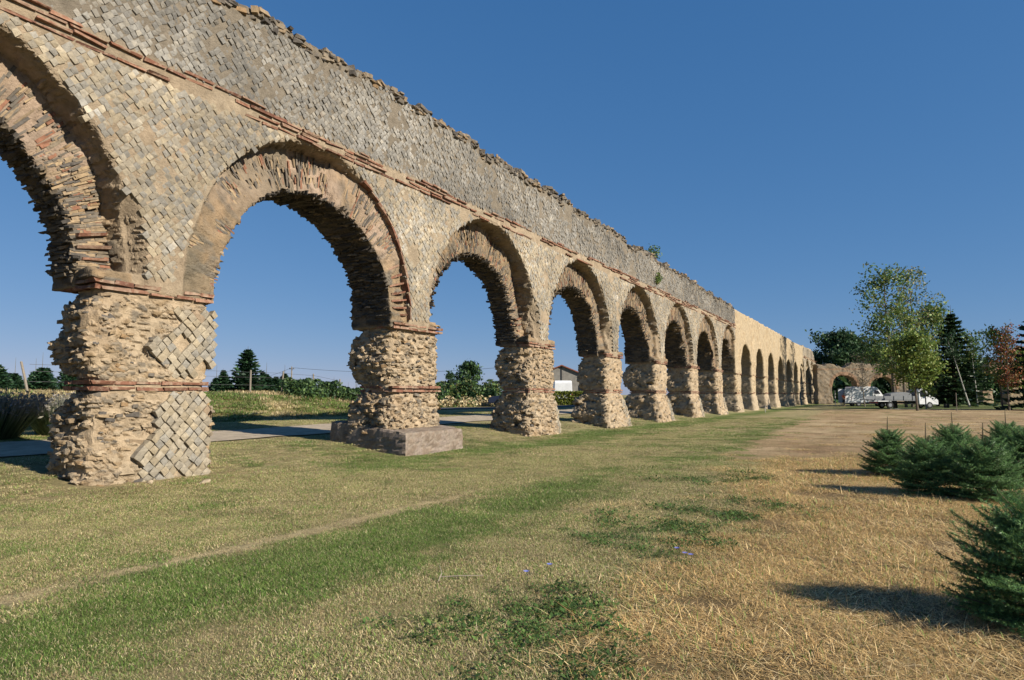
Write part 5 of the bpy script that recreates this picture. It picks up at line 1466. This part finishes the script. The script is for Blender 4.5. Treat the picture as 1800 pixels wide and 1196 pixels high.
# power line far behind
pl = [(330, 128, 'utility pole hidden behind the first pier end of the wire'), (513, 132, 'slim utility pole rising above the firs between the first two piers'), (700, 126, 'utility pole behind the second pier'), (925, 120, 'utility pole behind the third pier')]
ends = []
for px, z_, lab in pl[1:2] + pl[3:]:
    x, y = from_px(px, z_); mb = MB(); mb.tube([(0, 0, 0), (0, 0, 6.2)], [.16, .11], 7, (1, 1, 1)); root = tag(empty('utility_pole', (x, y, gz(x, y))), lab, 'pole')
    obj('mast', mb.mesh('mast'), m_oldwood, root, (x, y, gz(x, y)))
    mb = MB(); mb.box(-.7, .7, -.05, .05, 5.7, 5.82); mb.box(-.62, -.56, -.03, .03, 5.82, 6.0); mb.box(.56, .62, -.03, .03, 5.82, 6.0); obj('crossarm', mb.mesh('crossarm'), m_oldwood, root, (x, y, gz(x, y)))
    ends.append(Vector((x, y, gz(x, y) + 6.0)))
xa, ya = from_px(395, 150); ends.insert(0, Vector((xa, ya, 5.0)))
xb, yb = from_px(1180, 112); ends.append(Vector((xb, yb, 5.6)))
mb = MB()
for a_, b_ in zip(ends[:-1], ends[1:]):
    mb.tube([a_.lerp(b_, f) - Vector((0, 0, 1.1 * 4 * f * (1 - f))) for f in np.linspace(0, 1, 12)], .028, 4, cap=False)
o = obj('power_line', mb.mesh('power_line'), m_wire); tag(o, 'thin power line crossing the sky low behind the arches', 'wire')

# rough growth on the bank
n = 2600
yb_ = rng.uniform(8, 60, n); xb_ = -26.8 - 6.6 * rng.random(n) ** .8
mk = fbm(xb_ * .35, yb_ * .35, xb_ * 0 + 41, 3)
P = np.stack([xb_, yb_, ground_z(xb_, yb_) - .01], 1)
road_d = np.hypot(xb_ + 30, (yb_ - 42) * .8)
okb = ~((yb_ > 31) & (xb_ < -24 + 0) & (np.abs((yb_ - 33.5) - (xb_ + 50) * .25) < 3.2))
okb &= ~((yb_ > 36) & (xb_ > -32))
a_ = okb & (mk > -.02); b_ = okb & (mk <= -.02)
scatter('bank_grass', P[a_], rng.uniform(0, 6.28, a_.sum()), rng.uniform(2.2, 4.6, a_.sum()), [turf('bank_turf', blades(150, .2, .04, .11, .006, .6, G_ + DRY[:2], (.25, .2, .15, .15, .15, .1)))], m_grass, 'rough green grass on the bank behind the path', None)
scatter('bank_dry_grass', P[b_], rng.uniform(0, 6.28, b_.sum()), rng.uniform(2.0, 4.4, b_.sum()), [turf('bank_straw', blades(130, .2, .04, .12, .006, .6, DRY, (.3, .3, .12, .18, .1)))], m_straw, 'tall dry grass on the bank behind the path', None)
def mass(name, label, pts_box, n, size, cols, mat, seed=0, kind='stuff', cat=None):
    """leafy mass over a plan line: list of (x, y, radius, height)"""
    P = []
    for (x, y, r_, h_) in pts_box:
        m = max(1, int(n / len(pts_box)))
        a_ = rng.uniform(0, 6.28, m); rr = r_ * np.sqrt(rng.random(m)); t = rng.random(m) ** .7
        rr = rr * np.sqrt(np.clip(1 - t ** 2.2, .02, 1))
        P.append(np.stack([x + rr * np.cos(a_), y + rr * np.sin(a_), gz(x, y) + t * h_], 1))
    v, f, c_ = cards(np.concatenate(P), size, cols)
    o = obj(name, mesh_np(name, v, f, c_), mat); tag(o, label, cat, None, kind); return o
bl = []
for px in np.arange(515, 640, 7): 
    Yv, z_ = at_X(px, -31.5 + rng.normal(0, .5)); bl.append((-31.5 + rng.normal(0, .4), Yv, rng.uniform(.6, 1.1), rng.uniform(.6, 1.3)))
mass('brambles', 'dark bramble scrub on the bank before the second pier', bl, 6500, .13, GD + GA[:2], m_leaf)
bl = []
for px in np.arange(772, 885, 6):
    X = -37 + rng.normal(0, 1.0); Yv, z_ = at_X(px, X); bl.append((X, Yv, rng.uniform(1.0, 1.7), rng.uniform(1.5, 2.6)))
mass('scrub', 'green scrub beyond the road between the second and third piers', bl, 6500, .2, GA + GD, m_leaf)
bl = []
for px in np.arange(772, 885, 6):
    X = -32 + rng.normal(0, .5); Yv, z_ = at_X(px, X); bl.append((X, Yv, rng.uniform(.7, 1.1), rng.uniform(.4, .9)))
mass('tall_dry_grass', 'tall dry grass before the scrub beyond the road', bl, 2500, .16, DRY[:4] + GA[:1], m_straw)
broadleaf('field_tree', 'dark round tree above the scrub between second and third piers', 826, 100, 5.4, 1.9, .2, GD + GA[:1], 240, 14, .26, .12, up=.7, spread=.35, base_z=0.3)
broadleaf('field_tree', 'thin young tree right beside the second pier, above the scrub', 789, 96, 4.2, .7, .3, GD, 70, 12, .2, .06, up=.9, spread=.2, base_z=0.4, limbs=10)

# lavender by the path
def lavender(x, y, r_, h_, label):
    n = 1500
    a_ = rng.uniform(0, 6.28, n); q = np.sqrt(rng.random(n)); base = np.stack([q * r_ * .45 * np.cos(a_), q * r_ * .45 * np.sin(a_), np.zeros(n)], 1)
    d = np.stack([q * np.cos(a_) * .75, q * np.sin(a_) * .75, np.ones(n)], 1) + rng.normal(0, .10, (n, 3)); d /= np.linalg.norm(d, axis=1)[:, None]
    L = h_ * rng.uniform(.6, 1.05, n)
    tip = base + d * L[:, None]; mid = base + d * L[:, None] * .6
    s_ = np.stack([-np.sin(a_), np.cos(a_), np.zeros(n)], 1) * .008
    V = np.stack([base - s_, base + s_, mid + s_, mid - s_, tip + s_ * .4, tip - s_ * .4], 1)
    F = np.array([(0, 1, 2), (0, 2, 3), (3, 2, 4), (3, 4, 5)])
    G = np.array([(0.075, 0.115, 0.045), (0.10, 0.13, 0.06), (0.055, 0.085, 0.035)])[rng.integers(0, 3, n)]
    C = np.repeat(G[:, None], 6, 1); C[:, 4:] = np.array((0.20, 0.18, 0.165)); 
    root = tag(empty('lavender_bush', (x, y, gz(x, y))), label, 'bush', 'lavender by the path')
    nn, m = V.shape[:2]
    FF = (F[None] + (np.arange(nn) * m)[:, None, None]).reshape(-1, 3)
    obj('stems', mesh_np('stems', V.reshape(-1, 3), FF, C.reshape(-1, 3)), m_leaf, root, (x, y, gz(x, y)))
    hn = 1100; ix = rng.integers(0, n, hn)
    v, f, c_ = cards(tip[ix] + rng.normal(0, .02, (hn, 3)), .045, [(0.22, 0.19, 0.18), (0.18, 0.155, 0.15), (0.25, 0.22, 0.17)], 0, 2.4)
    obj('flower_spikes', mesh_np('flower_spikes', v, f, c_), m_leaf, root, (x, y, gz(x, y)))
for x, y, r_, h_, lab in ((-18.6, 8.3, 1.2, 1.15, 'faded lavender bush at the left picture edge'), (-18.9, 10.1, 1.3, 1.1, 'lavender bush in the sun left of the first pier'), (-18.8, 11.7, 1.2, 1.0, 'lavender bush closest to the first pier'), (-18.7, 6.6, 1.2, 1.2, 'lavender bush in shade at the far left edge')):
    lavender(x, y, r_, h_, lab)

# house with red roof, hedge
x, y = from_px(987, 97)
hs = tag(empty('house', (x, y, gz(x, y))), 'low grey house with red tiled roof seen through the third arch', 'house'); hs.rotation_euler = (0, 0, HEAD)
m_render = surf_mat('grey_render', (0.30, 0.28, 0.25), False, .9, vscale=2, bscale=30, bstr=.2, bdist=.01, coord='object')
m_tile = surf_mat('roof_tile', (0.30, 0.11, 0.07), False, .85, vscale=6, bscale=12, bstr=.5, bdist=.03, coord='object')
def bm_obj(name, V, F, mat, parent):
    me = bpy.data.meshes.new(name); me.from_pydata(V, [], F); me.materials.append(mat); o = bpy.data.objects.new(name, me); COL.objects.link(o); o.parent = parent; return o
W2, DP, EV, RG = 4.2, 10.0, 3.1, 4.85
bm_obj('wall', [(-W2, 0, 0), (W2, 0, 0), (W2, 0, EV), (0, 0, RG), (-W2, 0, EV), (-W2, DP, 0), (W2, DP, 0), (W2, DP, EV), (0, DP, RG), (-W2, DP, EV)], [(0, 1, 2, 3, 4), (6, 5, 9, 8, 7), (1, 6, 7, 2), (5, 0, 4, 9)], m_render, hs)
rf = None
for s_ in (-1, 1):
    k_ = (RG - EV) / W2; e = .45
    V = [(0, -.3, RG + .02), (s_ * (W2 + e), -.3, EV - k_ * e + .02), (s_ * (W2 + e), DP + .3, EV - k_ * e + .02), (0, DP + .3, RG + .02)]; V2_ = [(a_, b_, c_ + .16) for a_, b_, c_ in V]
    o = bm_obj('roof', V + V2_, [(0, 1, 2, 3), (7, 6, 5, 4), (0, 4, 5, 1), (1, 5, 6, 2), (2, 6, 7, 3), (3, 7, 4, 0)], m_tile, hs)
mb = MB(); mb.box(-.04, .04, -.09, -.012, 0, RG - .1); o = mb.mesh('downpipe'); o.materials.append(m_black); oo = bpy.data.objects.new('downpipe', o); COL.objects.link(oo); oo.parent = hs
mb = MB(); mb.box(2.4, 3.3, -.05, -.01, 1.0, 2.1); o = mb.mesh('window'); o.materials.append(m_glass); oo = bpy.data.objects.new('window', o); COL.objects.link(oo); oo.parent = hs
x0, y0 = from_px(935, 70); x1, y1 = from_px(1050, 70)
n = 5200; t = rng.random(n); q = rng.random((n, 3))
face = rng.integers(0, 3, n); dd = (q[:, 0] - .5) * 1.0; zz = q[:, 1] * 1.25
dd = np.where(face == 0, -.5, dd); zz = np.where(face == 1, 1.25, zz)
lat = (np.array((-SY, CY)))
P = np.stack([x0 + (x1 - x0) * t + lat[0] * dd, y0 + (y1 - y0) * t + lat[1] * dd, gz(x0, y0) + zz], 1) + rng.normal(0, .05, (n, 3))
v, f, c_ = cards(P, .16, [(0.16, 0.18, 0.03), (0.22, 0.22, 0.04), (0.11, 0.14, 0.03)])
hd = tag(empty('hedge', (x0, y0, gz(x0, y0))), 'clipped yellow green hedge seen through the third arch', 'hedge')
obj('leaves', mesh_np('leaves', v - np.array((x0, y0, gz(x0, y0))), f, c_), m_leaf, hd, (x0, y0, gz(x0, y0)))
mb = MB(); 
for i in range(14):
    a_ = i / 13; mb.tube([((x1 - x0) * a_, (y1 - y0) * a_, 0), ((x1 - x0) * a_, (y1 - y0) * a_, 1.0)], [.04, .02], 5, (0.1, .08, .06))
obj('stems', mb.mesh('stems'), m_bark, hd, (x0, y0, gz(x0, y0)))

# ------------------------------------------------------------------ small things on the wall and the lawn
def shrub(label, yv, u_, zv, h_, n):
    loc = (-D - u_, yv, zv); root = tag(empty('wall_shrub', loc), label, 'shrub')
    mb = MB(); tips = []
    for i in range(9):
        d = Vector((rng.normal(.25, .3), rng.normal(0, .45), rng.uniform(.5, 1.1))).normalized() * h_ * rng.uniform(.6, 1.1)
        mb.tube([(0, 0, -.05), tuple(d * .5), tuple(d)], [.015, .01, .004], 4, (.12, .10, .06)); tips += [d, d * .75, d * .55]
    obj('stems', mb.mesh('stems'), m_bark, root, loc)
    tp = np.array([tuple(t_) for t_ in tips]); P = tp[rng.integers(0, len(tp), n)] + rng.normal(0, .09 * h_, (n, 3))
    v, f, c_ = cards(P, .10, GA + GL[:1]); obj('leaves', mesh_np('leaves', v, f, c_), m_leaf, root, loc)
shrub('small shrub growing on top of the aqueduct wall against the sky', 37.6, .5, 9.12, 1.05, 260)
shrub('small green shrub growing out of the wall face just above the brick course', 37.2, 0.02, 7.62, .75, 220)
# fallen stones at the foot of the first pier
def rock(s_, seed):
    bm = bmesh.new(); bmesh.ops.create_icosphere(bm, subdivisions=2, radius=1)
    for v in bm.verts:
        p = v.co; v.co = Vector((p.x * s_[0], p.y * s_[1], p.z * s_[2])) * (1 + .28 * float(vnoise(np.array([p.x * 1.4 + seed]), np.array([p.y * 1.4]), np.array([p.z * 1.4]))[0]))
        v.co.x = round(v.co.x / (s_[0] * .33)) * s_[0] * .33 * .5 + v.co.x * .5
    me = bpy.data.meshes.new('fallen_stone'); bm.to_mesh(me); bm.free(); return me
m_rock = surf_mat('pale_stone', (0.45, 0.36, 0.25), False, .9, vscale=9, bscale=30, bstr=.6, bdist=.02, coord='object')
m_shard = surf_mat('brick_shard', (0.34, 0.19, 0.13), False, .9, vscale=9, bscale=30, bstr=.6, bdist=.02, coord='object')
def by_px(px, py):
    z = CAM_H * FPX / (py - 694); return from_px(px, z)
RK = [(153, 844, (.15, .11, .09), 'pale squarish stone fallen at the left foot of the first pier'), (137, 853, (.10, .07, .05), 'small flat stone left of all the fallen stones'), (198, 850, (.12, .08, .045), 'flat tan stone fallen before the middle of the first pier'),
      (213, 845, (.13, .07, .035), 'thin slab leaning on the grass by the first pier'), (243, 850, (.07, .05, .04), 'small pale pebble beside the brick shard'), (272, 853, (.06, .05, .04), 'small stone right of the brick shard'), (366, 849, (.11, .06, .04), 'flat pale stone alone at the right corner of the first pier')]
for i, (px, py, s_, lab) in enumerate(RK):
    x, y = by_px(px, py); o = obj('fallen_stone', rock(s_, i * 3.7), m_rock, None, (x, y, gz(x, y) + s_[2] * .55)); o.rotation_euler = (rng.normal(0, .15), rng.normal(0, .15), rng.uniform(0, 6)); tag(o, lab, 'stone', 'stones fallen from the first pier')
x, y = by_px(262, 848); o = obj('brick_shard', rock((.15, .07, .035), 31), m_shard, None, (x, y, gz(x, y) + .03)); tag(o, 'reddish broken brick shard on the grass before the first pier', 'brick')
# chicory flowers
m_petal = plain('blue_petal', (0.16, 0.20, 0.62), .6)
for i, (px, py, lab) in enumerate(((925, 1007, 'blue chicory flower nearest the camera, in the weeds'), (965, 995, 'blue chicory flower right behind the nearest one'), (1184, 963, 'leftmost of three blue flowers farther right in the weeds'), (1198, 972, 'middle one of three blue flowers farther right in the weeds'), (1208, 975, 'rightmost blue flower at the edge of the straw'))):
    x, y = by_px(px, py + 14); h_ = .10
    root = tag(empty('chicory_flower', (x, y, gz(x, y))), lab, 'flower', 'blue flowers in the weeds')
    mb = MB(); mb.tube([(0, 0, 0), (.01, 0, h_ * .6), (0, 0, h_)], [.003, .0025, .002], 5, (0.07, .11, .04)); obj('stem', mb.mesh('stem'), m_bark, root, (x, y, gz(x, y)))
    V, F = [(0, 0, h_ + .004)], []
    for k in range(12):
        a0, a1, am = 6.283 * (k - .38) / 12, 6.283 * (k + .38) / 12, 6.283 * k / 12
        b = len(V); V += [(.016 * math.cos(a0), .016 * math.sin(a0), h_ + .008), (.027 * math.cos(am - .12), .027 * math.sin(am - .12), h_ + .014), (.027 * math.cos(am + .12), .027 * math.sin(am + .12), h_ + .014), (.016 * math.cos(a1), .016 * math.sin(a1), h_ + .008)]; F.append((0, b, b + 1, b + 2, b + 3))
    me = bpy.data.meshes.new('petals'); me.from_pydata(V, [], F); o = obj('petals', me, m_petal, root, (x, y, gz(x, y)))
# fallen twig
x, y = by_px(800, 1012); mb = MB(); d_ = Vector((CY, SY, 0)); n_ = Vector((-SY, CY, 0))
mb.tube([tuple(-d_ * .12 + Vector((0, 0, .02))), tuple(d_ * .05 + Vector((0, 0, .03))), tuple(d_ * .25 + n_ * .03 + Vector((0, 0, .025)))], [.006, .005, .003], 5, (.40, .34, .26))
mb.tube([tuple(-d_ * .12 - n_ * .1 + Vector((0, 0, .01))), tuple(-d_ * .10 + Vector((0, 0, .05))), tuple(-d_ * .13 + n_ * .1 + Vector((0, 0, .09)))], [.004, .005, .003], 5, (.40, .34, .26))
o = obj('twig', mb.mesh('twig'), m_bark, None, (x, y, gz(x, y))); tag(o, 'forked pale dry twig lying on the lawn', 'twig')
